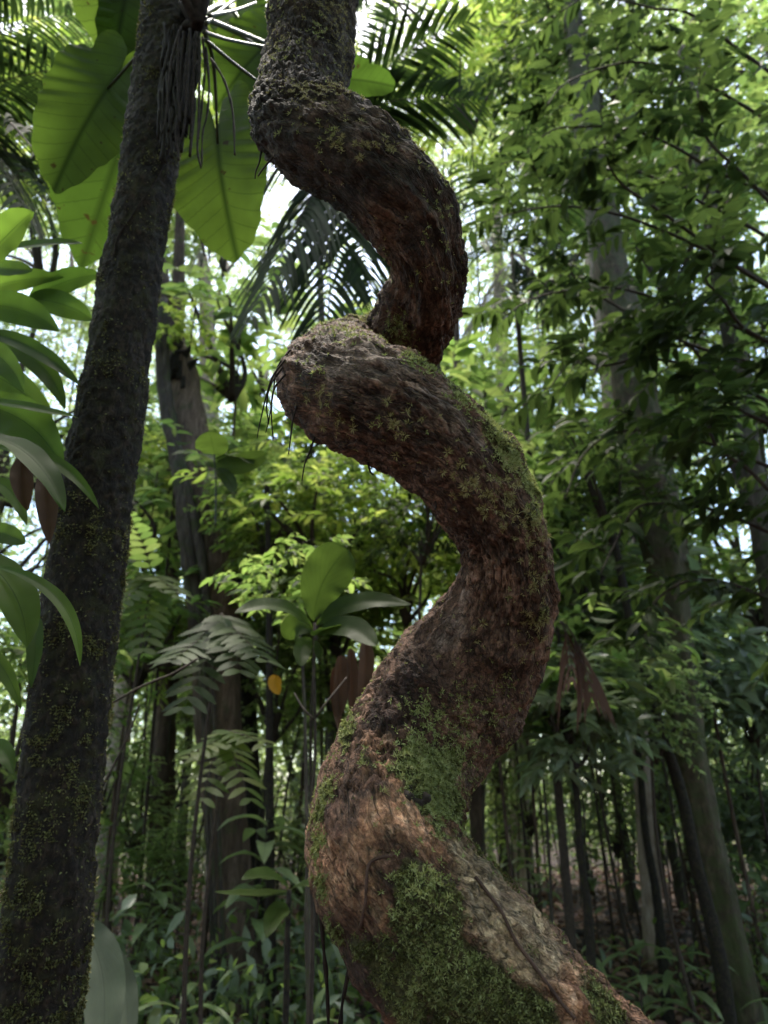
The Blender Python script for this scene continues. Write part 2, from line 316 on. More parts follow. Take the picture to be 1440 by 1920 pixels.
# leaf litter: too many to count
N = 34000; ang = rng.uniform(0, 2 * np.pi, N); rad = 1.2 + 17 * rng.random(N) ** .75
fx = rng.random(N) < .8; ang = np.where(fx, rng.uniform(R(50), R(130), N), ang)
x, y = rad * np.cos(ang), rad * np.sin(ang); z = ground_h(x, y) + rng.uniform(.004, .035, N)
d = np.stack([rng.normal(size=N), rng.normal(size=N), .25 * rng.normal(size=N)], -1); nn = np.stack([.35 * rng.normal(size=N), .35 * rng.normal(size=N), np.ones(N)], -1)
Ls = rng.uniform(.06, .17, N); mb = MB(); leaf_cloud(mb, np.stack([x, y, z], -1), d, nn, Ls, Ls * rng.uniform(.35, .55, N), 8, curl=1.8)
tag(mb.obj('leaf_litter', M['litter']), 'brown and pinkish dead leaves strewn over the dark forest floor', 'leaf litter', kind='stuff')

# ------------------------------------------------------------------ the twisted liana
KEY = [(610, -330, 150, 1.10), (596, -200, 150, 1.10), (585, -60, 152, 1.08), (580, 40, 156, 1.06), (575, 115, 160, 1.02), (556, 180, 160, .955), (560, 238, 170, .885), (628, 280, 178, .835),
       (708, 335, 178, .82), (778, 412, 166, .835), (808, 500, 128, .86), (797, 570, 150, .92), (760, 640, 150, .995), (690, 676, 158, 1.03), (632, 698, 185, .975),
       (624, 714, 205, .89), (650, 735, 222, .82), (715, 762, 226, .79), (800, 808, 220, .775), (884, 888, 205, .775), (938, 985, 182, .785), (950, 1080, 180, .80),
       (925, 1165, 222, .83), (862, 1268, 268, .855), (790, 1372, 276, .84), (733, 1470, 274, .79), (722, 1570, 288, .73), (768, 1680, 306, .69), (860, 1795, 326, .665),
       (965, 1905, 338, .645), (1080, 2020, 350, .635)]
kp = np.array([list(P(a, b, z)) + [wd * z / (2 * F)] for a, b, wd, z in KEY])
top = [[-.20, 1.05, 5.2, .05], [-.10, 1.10, 4.2, .055], [-.17, .86, 3.5, .058]]
e = kp[-1]
tail = [[e[0] + .09, e[1] + .10, e[2] - .10, .088], [e[0] + .06, e[1] + .26, e[2] - .26, .09], [e[0] - .10, e[1] + .30, e[2] - .46, .095], [e[0] - .14, e[1] + .16, e[2] - .70, .10], [e[0] - .04, e[1] + .08, e[2] - .95, .12], [e[0] - .02, e[1] + .10, -.08, .17]]
lp = np.vstack([top, kp, tail])
NS, NT = 1900, 190
q = catmull(lp, NS); c, rr0 = q[:, :3], q[:, 3]
kz = np.exp(-((np.arange(-14, 15)) / 7.) ** 2); kz /= kz.sum()          # smooth the centreline a little
for k in range(3): c[:, k] = np.convolve(np.pad(c[:, k], 14, 'edge'), kz, 'valid')
rr0 = np.convolve(np.pad(rr0, 14, 'edge'), kz, 'valid')
T, Nf, Bf = frames(c); th = np.linspace(0, 2 * np.pi, NT, endpoint=False)
S = np.concatenate([[0], np.cumsum(np.linalg.norm(np.diff(c, axis=0), axis=1))])
SS, TH = np.meshgrid(S, th, indexing='ij'); dirs = Nf[:, None] * np.cos(TH)[..., None] + Bf[:, None] * np.sin(TH)[..., None]
tw = TH + SS * 2.2                                                       # grain spirals along the stem
cyl = lambda a, b: np.stack([np.cos(tw) * a, np.sin(tw) * a, SS * b], -1)
p0 = c[:, None] + dirs * rr0[:, None, None]
lump = .0055 * fbm(p0, 9, 3, 1) + .0035 * np.cos(3 * tw + 1.5 * fbm(p0, 5, 2, 4))
wr = fbm(cyl(1.6, 60), 1, 3, 11)                                         # wrinkles across the stem
gra = fbm(cyl(7, 34), 1, 4, 21)                                          # grain along it
wp = p0 + .010 * np.stack([fbm(p0, 40, 2, 31), fbm(p0, 40, 2, 32), fbm(p0, 40, 2, 33)], -1)
rid1 = 1 - np.abs(noise(cyl(6.5, 22) + 1.3 * fbm(p0, 26, 3, 41)[..., None], 1, 51)) * 6
rid2 = 1 - np.abs(noise(cyl(12, 46) + 1.6 * fbm(p0, 45, 3, 42)[..., None], 1, 52)) * 5
crack = np.clip(np.maximum(rid1, .75 * rid2), 0, 1) * sstep(-.25, .35, fbm(p0, 7, 2, 61))
disp = lump + .0012 * wr + .0016 * gra + .0014 * fbm(wp, 70, 3, 71) + .0008 * fbm(p0, 190, 2, 72) - .0048 * crack
def terrace(f, k, w_=.22):
    g_ = f * k; fl = np.floor(g_); return (fl + sstep(1 - w_, 1, g_ - fl)) / k
fl1 = terrace(fbm(cyl(4.2, 26) + .5 * fbm(p0, 30, 2, 43)[..., None], 1, 4, 83, .6), 3.0); fl2 = terrace(fbm(wp, 42, 4, 84, .6), 3.5)
disp += .0035 * fl1 + .0024 * fl2
zone = sstep(1.0, 1.75, p0[..., 2])                                       # lower stem flakes more coarsely
disp += (1 - zone) * (.0035 * fbm(cyl(4, 22), 1, 4, 81) + .003 * fbm(p0, 30, 3, 82))
V = c[:, None] + dirs * (rr0[:, None] + disp)[..., None]
pxl, pyl, zl = PX(V); vd = nrm(V - CAM); facing = -(np.sum(dirs * vd, -1))
def surf(px, py):
    """the point of the liana's skin seen at a photo pixel"""
    dd = (pxl - px) ** 2 + (pyl - py) ** 2 + np.where(facing > .02, 0, 1e6) + (zl * 60) ** 2
    i = np.unravel_index(np.argmin(dd), dd.shape); return V[i], dirs[i], T[i[0]], i
def mask(spots, soft=.35, nf=26, amp=.9, seed=5):
    m = np.zeros(V.shape[:2]); w_ = amp * fbm(V, nf, 4, seed)
    for px, py, rx in spots:
        s, _, _, _ = surf(px, py); dist = np.linalg.norm(V - s, axis=-1) / (rx * .8 / F)
        m = np.maximum(m, sstep(1 + soft, 1 - soft, dist + .35 * w_))
    return m
upz = dirs[..., 2]
pale = mask(amp=1.5, spots=[(640, 680, 50), (720, 690, 60), (800, 740, 50), (870, 800, 40), (900, 850, 26), (640, 200, 35), (600, 190, 30), (700, 240, 40), (760, 290, 30), (850, 440, 30), (690, 640, 34), (760, 690, 24), (830, 750, 24), (880, 790, 20), (845, 1170, 24), (830, 1200, 20), (880, 1450, 18), (870, 1120, 15)], seed=6)
orange = mask(amp=1.3, spots=[(720, 1405, 42), (705, 1500, 50), (640, 1640, 75), (630, 1560, 45), (780, 1560, 60), (700, 1590, 60), (660, 1700, 60), (830, 1580, 35), (1010, 1790, 44), (1050, 1830, 50), (970, 1740, 34), (680, 1640, 60), (1080, 1880, 36)], seed=7)
cream = mask([(890, 1620, 50), (925, 1665, 62), (965, 1710, 62), (1000, 1755, 50), (870, 1600, 36), (990, 1780, 40)], seed=8)
purple = mask(amp=1.5, spots=[(650, 1510, 45), (690, 1480, 35), (620, 1520, 30), (760, 1625, 45), (780, 1270, 60), (740, 1320, 50), (760, 1420, 26), (660, 1810, 80), (730, 1840, 60)], seed=9)
green = mask([(690, 1410, 34), (640, 1400, 22), (760, 1440, 34), (800, 1450, 55), (840, 1480, 60), (850, 1420, 40), (740, 1530, 30), (835, 1580, 36), (760, 1680, 70), (820, 1740, 80), (890, 1820, 85), (960, 1890, 80), (850, 1850, 80), (700, 1760, 40), (1110, 1900, 50), (960, 850, 26), (990, 900, 26), (930, 800, 24), (870, 730, 26), (1015, 960, 22), (605, 1480, 22), (590, 1580, 16), (640, 1370, 22), (760, 1870, 60), (1025, 1150, 14)], amp=1.5, seed=10)
green = green * (1 - cream) * (1 - .75 * orange)
green = np.maximum(green, .30 * sstep(.0, .7, fbm(V, 11, 3, 91)) + .26 * sstep(.2, .9, upz))
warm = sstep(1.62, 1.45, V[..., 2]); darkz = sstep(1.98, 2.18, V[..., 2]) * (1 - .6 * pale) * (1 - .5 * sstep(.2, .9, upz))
gx, gy, gz = np.cos(tw) * .075, np.sin(tw) * .075, SS * .5
far_end = (SS < 1.6) | (SS > 4.9)
crack_a = crack * (1 - .5 * green)
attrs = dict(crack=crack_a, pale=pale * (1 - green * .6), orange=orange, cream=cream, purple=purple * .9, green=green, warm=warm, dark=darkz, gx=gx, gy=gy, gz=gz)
liana = thing('twisted_liana', 'thick brown corkscrew liana patched with moss, winding down the middle in front of everything', 'liana', (float(c[-1][0]), float(c[-1][1]), 0.0))
mb = MB(); i = np.arange(NS - 1)[:, None] * NT; j = np.arange(NT)[None]; k = (j + 1) % NT
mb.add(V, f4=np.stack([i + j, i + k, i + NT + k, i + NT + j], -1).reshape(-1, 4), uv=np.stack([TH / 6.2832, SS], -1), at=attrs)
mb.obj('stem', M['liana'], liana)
# moss tufts: little stars and tongues of fine blades on the skin
Vn = V; 
def tufts(spots, count, blen, nblade, matname, partname, spread=1.3, density=None, thin=.11):
    pts = []; nr = []
    if density is not None:
        pr_ = density.ravel() * (np.repeat(rr0, NT)); pr_ = pr_ / pr_.sum(); ids = rng.choice(len(pr_), count, p=pr_)
        pts.append(V.reshape(-1, 3)[ids]); nr.append(dirs.reshape(-1, 3)[ids])
    for px, py, rx, cnt in spots:
        s, _, _, _ = surf(px, py); dist = np.linalg.norm(V - s, axis=-1) / (rx * .8 / F)
        pr_ = (np.exp(-dist ** 2 * 1.2) * (dist < 2)).ravel(); pr_ /= pr_.sum(); ids = rng.choice(len(pr_), cnt, p=pr_)
        pts.append(V.reshape(-1, 3)[ids]); nr.append(dirs.reshape(-1, 3)[ids])
    b = np.vstack(pts); nv = np.vstack(nr); m = len(b)
    size = blen * rng.uniform(.5, 1.35, m)
    b = np.repeat(b, nblade, 0); nv = np.repeat(nv, nblade, 0); size = np.repeat(size, nblade)
    rd = rng.normal(size=b.shape); rd = nrm(rd - nv * np.sum(rd * nv, -1, keepdims=True))
    d = nrm(nv * rng.uniform(.15, 1.0, (len(b), 1)) + rd * spread * rng.uniform(.3, 1, (len(b), 1)) + np.array([0, 0, .15]))
    L_ = size * rng.uniform(.6, 1.2, len(b))
    mb = MB(); leaf_cloud(mb, b - nv * .001, d, nv + .4 * rd, L_, L_ * thin + .0005, 4, curl=1.5)
    o = mb.obj(partname, M[matname], liana); o['kind'] = 'stuff'; return o
up_side = sstep(-.2, .7, upz)
patch = sstep(.0, .5, fbm(V, 13, 3, 101)); vis = np.where((SS > 1.4) & (SS < 4.9), 1, .15)
upper = sstep(2.05, 2.35, V[..., 2])
dens = vis * (.03 + patch * (.2 + .8 * up_side)) * (.35 + 4.5 * upper) * (1 - .85 * orange) * (1 - .9 * cream) * (1 - .5 * pale)
tufts([], 15000, .0036, 11, 'moss', 'moss', density=dens, thin=.11)
OUT = np.clip(green, 0, 1) ** 2 * vis * (1 - .7 * orange) * (1 - .9 * cream)
tufts([(820, 1470, 45, 700), (780, 1430, 40, 330), (850, 1500, 34, 330), (840, 1420, 30, 210), (800, 1340, 40, 110), (960, 850, 30, 380), (1000, 910, 26, 330), (930, 790, 24, 260), (640, 1360, 20, 90), (605, 1480, 20, 110), (590, 1580, 18, 240), (592, 1520, 16, 200), (600, 1660, 16, 140), (625, 1750, 18, 160), (880, 740, 26, 110), (745, 620, 30, 160), (800, 660, 30, 200), (820, 1480, 70, 160)], 6500, .0048, 10, 'moss_green', 'green_moss', density=OUT, spread=1.1)
tufts([(615, 770, 34, 16), (640, 790, 26, 8), (755, 790, 26, 6), (745, 810, 20, 5), (740, 770, 30, 6), (880, 900, 40, 16), (920, 930, 45, 26), (960, 960, 40, 24), (1010, 1000, 30, 30), (1015, 1080, 30, 26), (1010, 1180, 28, 22), (990, 1210, 26, 14), (960, 880, 34, 14), (690, 270, 20, 6), (730, 270, 20, 6), (640, 265, 22, 6), (590, 170, 30, 12), (900, 1190, 30, 5)], 90, .0062, 26, 'moss', 'star_moss', spread=1.5, density=vis * (.2 + up_side), thin=.05)
OUT2 = np.clip(green, 0, 1) ** 2 * vis * sstep(1.65, 1.35, V[..., 2]) * (1 - .8 * orange) * (1 - .95 * cream)
tufts([], 26000, .0026, 5, 'moss_dark', 'carpet_moss', density=OUT2 * sstep(-.05, .4, fbm(V, 48, 3, 111)) + .0001, spread=.9, thin=.22)
# dark knot with a bud of green in it
kpnt, kn, kt, _ = surf(782, 1487)
mb = MB(); thk = np.linspace(0, 2 * np.pi, 15)
ring = [list(kpnt + nrm(np.cross(kn, kt)) * math.cos(a) * .0095 + kt * math.sin(a) * .008 + kn * (-.001 + .0015 * math.sin(3 * a))) + [.0042 + .0012 * math.sin(5 * a)] for a in thk]
tube(mb, ring, 10, 60, lambda s, t_, r: .0018 * noise(np.stack([s * 200, t_ * 2, s * 0], -1)), cap=False); mb.obj('knot', plain_mat('knot_bark', gr((.008, .005, .004), (.03, .018, .014)), 90), liana)
# thin dead stems lying on the lower coil
def skin_line(pix, r, name, mat, lift=.002):
    pts = [list(surf(a, b)[0] + surf(a, b)[1] * (r + lift)) + [r] for a, b in pix]; mb = MB(); tube(mb, pts, 7, 50); return mb.obj(name, M[mat], liana)
skin_line([(890, 1640), (935, 1705), (965, 1760), (1000, 1810), (1045, 1870), (1075, 1912)], .0016, 'creeping_root', 'creeper', -.0006)
skin_line([(735, 1602), (715, 1608), (694, 1622), (690, 1650), (686, 1700), (680, 1740)], .0015, 'creeping_root', 'creeper', -.0006)
# hair roots on the left end of the middle coil and under the arches
for (a, b, pts) in [(532, 668, [(512, 705), (500, 740), (486, 800), (482, 822)]), (524, 690, [(506, 725), (500, 765), (503, 790), (498, 812)]), (530, 700, [(514, 730), (509, 770), (512, 826)]),
                    (545, 650, [(520, 690), (512, 740), (503, 796)]), (552, 762, [(549, 790), (545, 820), (541, 852)]), (585, 832, [(580, 850), (572, 868), (566, 902)]), (690, 872, [(694, 884), (700, 890)]), (815, 938, [(818, 946), (816, 956)]), (488, 292, [(486, 305), (480, 320), (478, 335)]), (500, 300, [(492, 318), (484, 330)])]:
    s, nn_, _, _ = surf(a, b); zc = PX(s)[2]; mb = MB()
    tube(mb, [list(s) + [.0013]] + [list(P(x_, y_, zc - .003 * q_)) + [.0011 - .0002 * q_] for q_, (x_, y_) in enumerate(pts)], 5, 24)
    mb.obj('hair_root', M['root'], liana)
# two long dark roots hanging free from the lower coil
for pts in ([(600, 1690), (607, 1780), (613, 1850), (618, 1990), (622, 2150)], [(660, 1795), (648, 1850), (640, 1900), (636, 2000), (640, 2150)]):
    mb = MB(); z0 = .70
    tube(mb, [list(P(a, b, z0)) + [.0022] for a, b in pts], 6, 50, lambda s, t_, r: .0008 * noise(np.stack([s * 60, s * 0, s * 0], -1))); mb.obj('hanging_root', M['root'], liana)

# ------------------------------------------------------------------ trunks
def trunk(mb, pts, seg=20, n=80, rough=.06, seed=0, flute=0, mat=0):
    pts = np.asarray(pts, float)
    def dsp(s, t_, r):
        q3 = np.stack([np.cos(t_) * 1.6, np.sin(t_) * 1.6, s * 2.2 / max(.05, pts[0][3] * 4)], -1)
        return r * rough * (fbm(q3, 1.3, 3, seed) + .5 * fbm(q3 * np.array([3, 3, 1]), 2.5, 3, seed + 9)) + r * flute * np.cos(5 * t_ + seed + fbm(q3, .4, 2, seed))
    return tube(mb, pts, seg, n, dsp, mat)
def pix_trunk(pix, Y):
    """pix rows (px, py, width px [, Y]) top to bottom"""
    out = []
    for r_ in pix:
        yy = r_[3] if len(r_) > 3 else Y
        p = PY(r_[0], r_[1], yy); z = PX(p)[2]; out.append(list(p) + [r_[2] * z / (2 * F)])
    return np.array(out)
def to_ground(pts, flare=1.25):
    e = pts[-1]; prev = pts[-2]; d = (e - prev); gz = GZ(e[0], e[1])
    if e[2] > gz:
        k = (e[2] - gz) / max(.05, abs(d[2])); k = min(k, 1.0)
        x_, y_ = e[0] + d[0] * k, e[1] + d[1] * k
        pts = np.vstack([pts, [[(e[0] + x_) / 2, (e[1] + y_) / 2, (e[2] + gz) / 2, e[3] * 1.05], [x_, y_, gz - .1, e[3] * flare]]])
    return pts
# the mossy trunk on the left
pt = to_ground(pix_trunk([(392, -700, 88, 1.22), (362, -300, 96, 1.18), (326, 0, 108, 1.15), (282, 300, 104, 1.17), (248, 500, 106, 1.2), (210, 750, 122, 1.24), (170, 1000, 132, 1.28), (122, 1400, 148, 1.33), (92, 1700, 152, 1.36), (66, 1920, 158, 1.4)], 1.3))
lt = thing('mossy_tree', 'dark straight mossy trunk on the left leaning slightly right, carrying the big-leaved epiphyte', 'tree', (pt[-1][0], pt[-1][1], 0))
mb = MB(); tv, tdirs, tc_, tr_, tS = tube(mb, pt, 110, 1100, lambda s, t_, r: (lambda q3: .004 * fbm(q3, .8, 3, 5) + .0028 * fbm(q3, 4, 4, 6) + .0022 * fbm(q3 * np.array([1, 1, 2.5]), 7, 2, 8))(np.stack([np.cos(t_) * 1.2, np.sin(t_) * 1.2, s * 14], -1)))
mb.obj('trunk', M['bark_dark'], lt)
hz = tv[..., 2]; dn = (.03 + sstep(.0, .45, fbm(tv, 14, 3, 55)) * sstep(-.3, .4, fbm(tv, 60, 2, 56))) * (.35 + 1.0 * sstep(2.4, 1.2, hz) + .6 * sstep(.2, .9, tdirs[..., 0]) * sstep(3, 1.5, hz)) * np.where((hz > .6) & (hz < 3.6), 1, .05)
pr_ = dn.ravel() / dn.sum(); m = 34000; ids = rng.choice(len(pr_), m, p=pr_); b = tv.reshape(-1, 3)[ids]; nv = tdirs.reshape(-1, 3)[ids]
d = nrm(nv * .55 + rng.normal(size=b.shape) * .55 + np.array([0, 0, -.35])); Lm = rng.uniform(.0025, .0075, m); mb = MB(); leaf_cloud(mb, b, d, nv + .6 * rng.normal(size=b.shape), Lm, Lm * .45, 4, curl=1.6)
tag(mb.obj('moss', M['moss_dark'], lt), kind='stuff')
# thin creeper climbing that trunk
def trunk_pt(px, py):
    X_, Y_, Z_ = PX(tv); f = -np.sum(tdirs * nrm(tv - CAM), -1); dd = (X_ - px) ** 2 + (Y_ - py) ** 2 + np.where(f > .03, 0, 1e6)
    i = np.unravel_index(np.argmin(dd), dd.shape); return tv[i], tdirs[i]
mb = MB(); pts = []
for a, b_ in [(327, 230), (322, 262), (308, 300), (290, 340), (268, 375), (245, 408), (222, 445), (214, 480)]:
    s, n_ = trunk_pt(a, b_); pts.append(list(s + n_ * .003) + [.0018])
tube(mb, pts, 6, 60); o = mb.obj('climbing_root', M['root']); tag(o, 'thin brown root creeping diagonally over the upper part of the dark mossy trunk', 'vine')

# ------------------------------------------------------------------ big leaves
def bez(p0, p1, p2, t): t = t[:, None]; return (1 - t) ** 2 * p0 + 2 * t * (1 - t) * p1 + t ** 2 * p2
def lance(mb, p0, p1, p2, width, n0, fold=.12, prof=(.75, .8), wave=.03, seed=0, nu=26, nv=9, mat=0):
    """long leaf whose midrib runs p0-p1-p2; width in metres; n0 = rough facing direction"""
    t = np.linspace(0, 1, nu); c_ = bez(np.array(p0), np.array(p1), np.array(p2), t); Tg = nrm(np.gradient(c_, axis=0)); n0 = np.asarray(n0, float)
    side = nrm(np.cross(Tg, n0)); nn_ = np.cross(side, Tg); a, b = prof
    hw = (t ** a) * ((1 - t) ** b); hw = hw / hw.max() * width / 2; s = np.linspace(-1, 1, nv)
    rip = wave * width * (np.sin(t * 17 + seed)[:, None] * s[None] ** 2 + .5 * np.sin(t * 31 + seed * 2)[:, None] * np.abs(s)[None] ** 3 * np.sign(s)[None])
    v = c_[:, None] + side[:, None] * (hw[:, None] * s[None])[..., None] + nn_[:, None] * ((np.abs(s)[None] * hw[:, None] * fold * 2) + rip)[..., None]
    i = np.arange(nu - 1)[:, None] * nv + np.arange(nv - 1)[None]
    mb.add(v, f4=np.stack([i, i + nv, i + nv + 1, i + 1], -1).reshape(-1, 4), uv=np.stack([np.repeat(t[:, None], nv, 1), np.repeat(s[None], nu, 0)], -1), mat=mat)
HT = np.array([0, 15, 35, 60, 85, 105, 125, 145, 160, 170, 176, 180.]); HR = np.array([1, .93, .80, .70, .66, .64, .64, .66, .64, .52, .28, .05])
def heart(mb, att, tip, n0, wscale=1.0, cup=.12, seed=0, nr=12, nth=140, droop=.12, mat=0):
    att = np.array(att); tip = np.array(tip); ax = tip - att; L_ = np.linalg.norm(ax); ax = ax / L_; n_ = np.asarray(n0, float); n_ = nrm(n_ - ax * (n_ @ ax)); sd_ = np.cross(n_, ax)
    th_ = np.linspace(-180, 180, nth)
    bites = 1 - sum(.16 * rng.random() * np.exp(-((th_ - rng.uniform(-170, 170)) / rng.uniform(3, 8)) ** 2) for _ in range(5)); r_ = bites * np.interp(np.abs(th_), HT, HR) * (1 + .02 * np.sin(np.radians(th_) * 9 + seed) + .012 * np.sin(np.radians(th_) * 23 + seed)); k_ = np.linspace(0.01, 1, nr)
    x_ = k_[:, None] * (r_ * np.cos(np.radians(th_)))[None]; y_ = k_[:, None] * (r_ * np.sin(np.radians(th_)))[None] * wscale
    z_ = cup * np.abs(y_) ** 1.3 - droop * np.clip(x_, 0, 2) ** 2 + .018 * np.sin((x_ - .55 * np.abs(y_)) * 44) * np.abs(y_) * 1.5 + .02 * np.sin(th_ * .12 + seed)[None] * k_[:, None] ** 3
    v = att + ax * (x_ * L_)[..., None] + sd_ * (y_ * L_)[..., None] + n_ * (z_ * L_)[..., None]
    i = np.arange(nr - 1)[:, None] * nth + np.arange(nth - 1)[None]
    mb.add(v, f4=np.stack([i, i + 1, i + nth + 1, i + nth], -1).reshape(-1, 4), uv=np.stack([x_, y_], -1), mat=mat)
def pet(mb, pts, r0, r1, n=24):
    k = len(pts); tube(mb, [list(p) + [r0 + (r1 - r0) * i / (k - 1)] for i, p in enumerate(pts)], 8, n)
# epiphyte on the mossy trunk
hub = PY(372, 30, 1.08)
ep = thing('epiphyte', 'large heart-leaved epiphyte rooted high on the dark mossy trunk at the top left', 'plant', hub)
mb = MB()
for k in range(9):
    d_ = nrm(rng.normal(size=3) + np.array([0, -.3, .5])); tube(mb, [list(hub + d_ * .0 - [0, 0, .03]) + [.014], list(hub + d_ * .03) + [.012], list(hub + d_ * .055 + [0, 0, .015]) + [.004]], 7, 10)
mb.obj('root_crown', M['root'], ep)
CN = np.array([.05, -1, -.25])
ST = bark_mat('petiole_skin', (.012, .016, .008), (.025, .03, .015), (.04, .042, .022), (.02, .014, .01), .2, 60, .3, .3, .45)
# (attachment, tip, depth Y att, Y tip, facing, width scale)
for k, (ax_, ay_, tx_, ty_, ya, yb, n0, ws, via) in enumerate([
        (202, 166, 92, 318, 1.42, 1.25, (.15, -1, -.45), .80, (300, 60)), (300, 18, 226, 122, 1.55, 1.45, (.1, -1, -.3), 1.05, (345, 0)),
        (240, 235, 160, 452, 1.62, 1.50, (.45, -1, -.2), .78, (330, 90)), (408, 270, 421, 447, 1.45, 1.35, (-.15, -1, -.5), .86, (400, 120)),
        (492, 92, 396, 178, 1.55, 1.45, (-.1, -1, -.4), .95, (440, 60)), (640, 148, 738, 150, 1.75, 1.70, (.0, -1, -.5), .80, (520, 90)), (452, 40, 486, 108, 1.62, 1.6, (0, -1, -.3), .9, (420, 10)), (255, -70, 205, 62, 1.5, 1.4, (.1, -1, -.5), 1.0, (330, -60))]):
    yb = ya - .03; a_, b_ = PY(ax_, ay_, ya), PY(tx_, ty_, yb); mb = MB(); heart(mb, a_, b_, n0, ws * .78, seed=k, droop=.22, cup=.25); lf = mb.obj('leaf', M['big_leaf'], ep)
    mb = MB(); mid_ = PY(via[0], via[1], (ya + 1.1) / 2); pet(mb, [hub, mid_, a_], .0065, .0035); o = mb.obj('petiole', ST, ep)
# bare leaf stalks running to the right, in front
for pts in ([(382, 60), (430, 75), (500, 88)], [(385, 75), (440, 120), (500, 165)], [(380, 20), (400, -20), (430, -60)], [(360, 20), (330, -10), (300, -50)], [(392, 30), (440, 20), (480, 5)], [(372, 10), (380, -30), (385, -80)], [(352, 25), (320, 0), (285, -30)], [(386, 45), (420, 15), (462, -15)]):
    mb = MB(); pet(mb, [PY(a, b, 1.07 + .1 * i_) for i_, (a, b) in enumerate(pts)], .0048, .003); mb.obj('petiole', ST, ep)
# hanging roots of the epiphyte
for k, pts in enumerate([[(356, 55), (354, 120), (350, 180), (345, 240), (338, 265)], [(374, 70), (374, 140), (372, 220), (370, 280), (377, 315)], [(386, 90), (392, 160), (388, 215), (380, 250), (378, 312)],
                      [(395, 110), (420, 150), (436, 210), (440, 290)], [(364, 80), (362, 160), (360, 220), (357, 290)], [(345, 60), (340, 130), (336, 200), (334, 300)], [(340, 50), (322, 110), (316, 160), (312, 215), (304, 250)], [(350, 100), (344, 180), (330, 240), (335, 300)],
                      [(380, 70), (384, 130), (378, 200), (372, 260)], [(335, 60), (333, 150), (338, 230)], [(368, 60), (366, 110), (352, 200), (346, 230)]]):
    mb = MB(); y0 = 1.06 + .012 * (k % 3); tube(mb, [list(PY(a, b, y0)) + [.0032 - .0004 * i_] for i_, (a, b) in enumerate(pts)], 7, 40, lambda s, t_, r: .0007 * noise(np.stack([s * 50, s * 0, s * 0 + k], -1))); mb.obj('aerial_root', M['root'], ep)
# dark root mass pressed against the trunk
mb = MB()
for k in range(90):
    a = rng.uniform(310, 372); yy = rng.uniform(40, 120); pts = []
    for j_ in range(5):
        pts.append(list(PY(a + rng.uniform(-7, 7) - j_ * 3, yy + j_ * rng.uniform(24, 48), 1.085 + .02 * rng.random())) + [.0034])
    tube(mb, pts, 5, 22)
tag(mb.obj('root_mat', plain_mat('root_mat_fibre', gr((.004, .003, .003), (.02, .014, .012)), 90), ep), kind='stuff')

# leafy plant at the left edge: broad strap leaves
lp_ = thing('broad_leaved_plant', 'glossy strap-leaved plant reaching in from the left edge beside the dark trunk', 'plant', (-.95, 1.3, GZ(-.95, 1.3)))
mb = MB()
for sx_ in (0, .05, -.06): tube(mb, [[-.95 + sx_, 1.3, 0, .012], [-.93 + sx_, 1.28 - sx_, .9, .011], [-.88 + sx_ * .5, 1.25, 1.6, .009], [-.86 + sx_, 1.22, 2.35, .005]], 8, 40)
mb.obj('stem', ST, lp_)
LEAVES = [((-40, 500), (10, 440), (62, 396), 78, 1.15, (0, -1, -.3)), ((-40, 478), (70, 452), (156, 456), 30, 1.2, (0, -1, .3)), ((-30, 500), (20, 505), (62, 508), 34, 1.3, (0, -1, -.2)),
          ((52, 562), (120, 520), (190, 514), 46, 1.35, (.1, -1, -.6)), ((50, 560), (120, 560), (178, 602), 48, 1.35, (0, -1, -.6)), ((-60, 575), (40, 560), (112, 622), 60, 1.3, (0, -1, -.5)), ((-60, 560), (0, 520), (120, 520), 46, 1.36, (0, -1, -.4)),
          ((-50, 620), (60, 630), (150, 722), 34, 1.1, (0, -1, .1)), ((-30, 640), (90, 650), (122, 768), 42, 1.15, (.1, -1, -.2)), ((-60, 650), (10, 650), (45, 735), 50, 1.1, (0, -1, -.3)), ((-60, 690), (50, 710), (104, 815), 70, 1.25, (0, -1, -.6)),
          ((-60, 745), (50, 760), (142, 782), 22, 1.05, (0, -1, .4)), ((-60, 760), (60, 760), (118, 880), 84, 1.1, (.1, -1, -.2)), ((-50, 815), (70, 820), (122, 960), 56, .98, (.2, -.75, .75)), ((-40, 838), (120, 830), (186, 955), 26, 1.05, (0, -1, .3)),
          ((-40, 990), (20, 1000), (48, 1020), 40, 1.3, (0, -1, 0)), ((-60, 1030), (50, 1090), (50, 1215), 76, .98, (.3, -.8, .5)), ((-20, 1060), (150, 1090), (150, 1250), 27, .95, (.2, -.9, .5)), ((60, 1150), (75, 1180), (58, 1290), 34, 1.15, (0, -1, 0)), ((-40, 1220), (10, 1230), (40, 1330), 30, 1.3, (0, -1, .2)), ((-30, 900), (30, 900), (50, 985), 30, 1.2, (0, -1, .2)), ((-30, 1400), (10, 1390), (25, 1450), 36, 1.4, (0, -1, .5))]
for k, (a, b, c3, wd, Y_, n0) in enumerate(LEAVES):
    p_ = [PY(*a, Y_ + .05), PY(*b, Y_), PY(*c3, Y_ - .03)]; z = PX(p_[1])[2]; mb = MB(); lance(mb, *p_, wd * z / F, n0, seed=k); mb.obj('leaf', M['strap_leaf'], lp_)
for k, pts in enumerate(([(42, 858), (40, 900), (52, 958)], [(84, 880), (92, 930), (92, 1020)])):
    p_ = [PY(a, b, 1.12) for a, b in pts]; mb = MB(); lance(mb, *p_, 40 * PX(p_[1])[2] / F, (.3, -1, 0), fold=.4, seed=k); o = mb.obj('dead_leaf', M['dead'])
    tag(o, ['short curled brown dead leaf hanging at the left edge', 'long narrow brown dead leaf hanging against the left side of the dark trunk'][k], 'dead leaf')

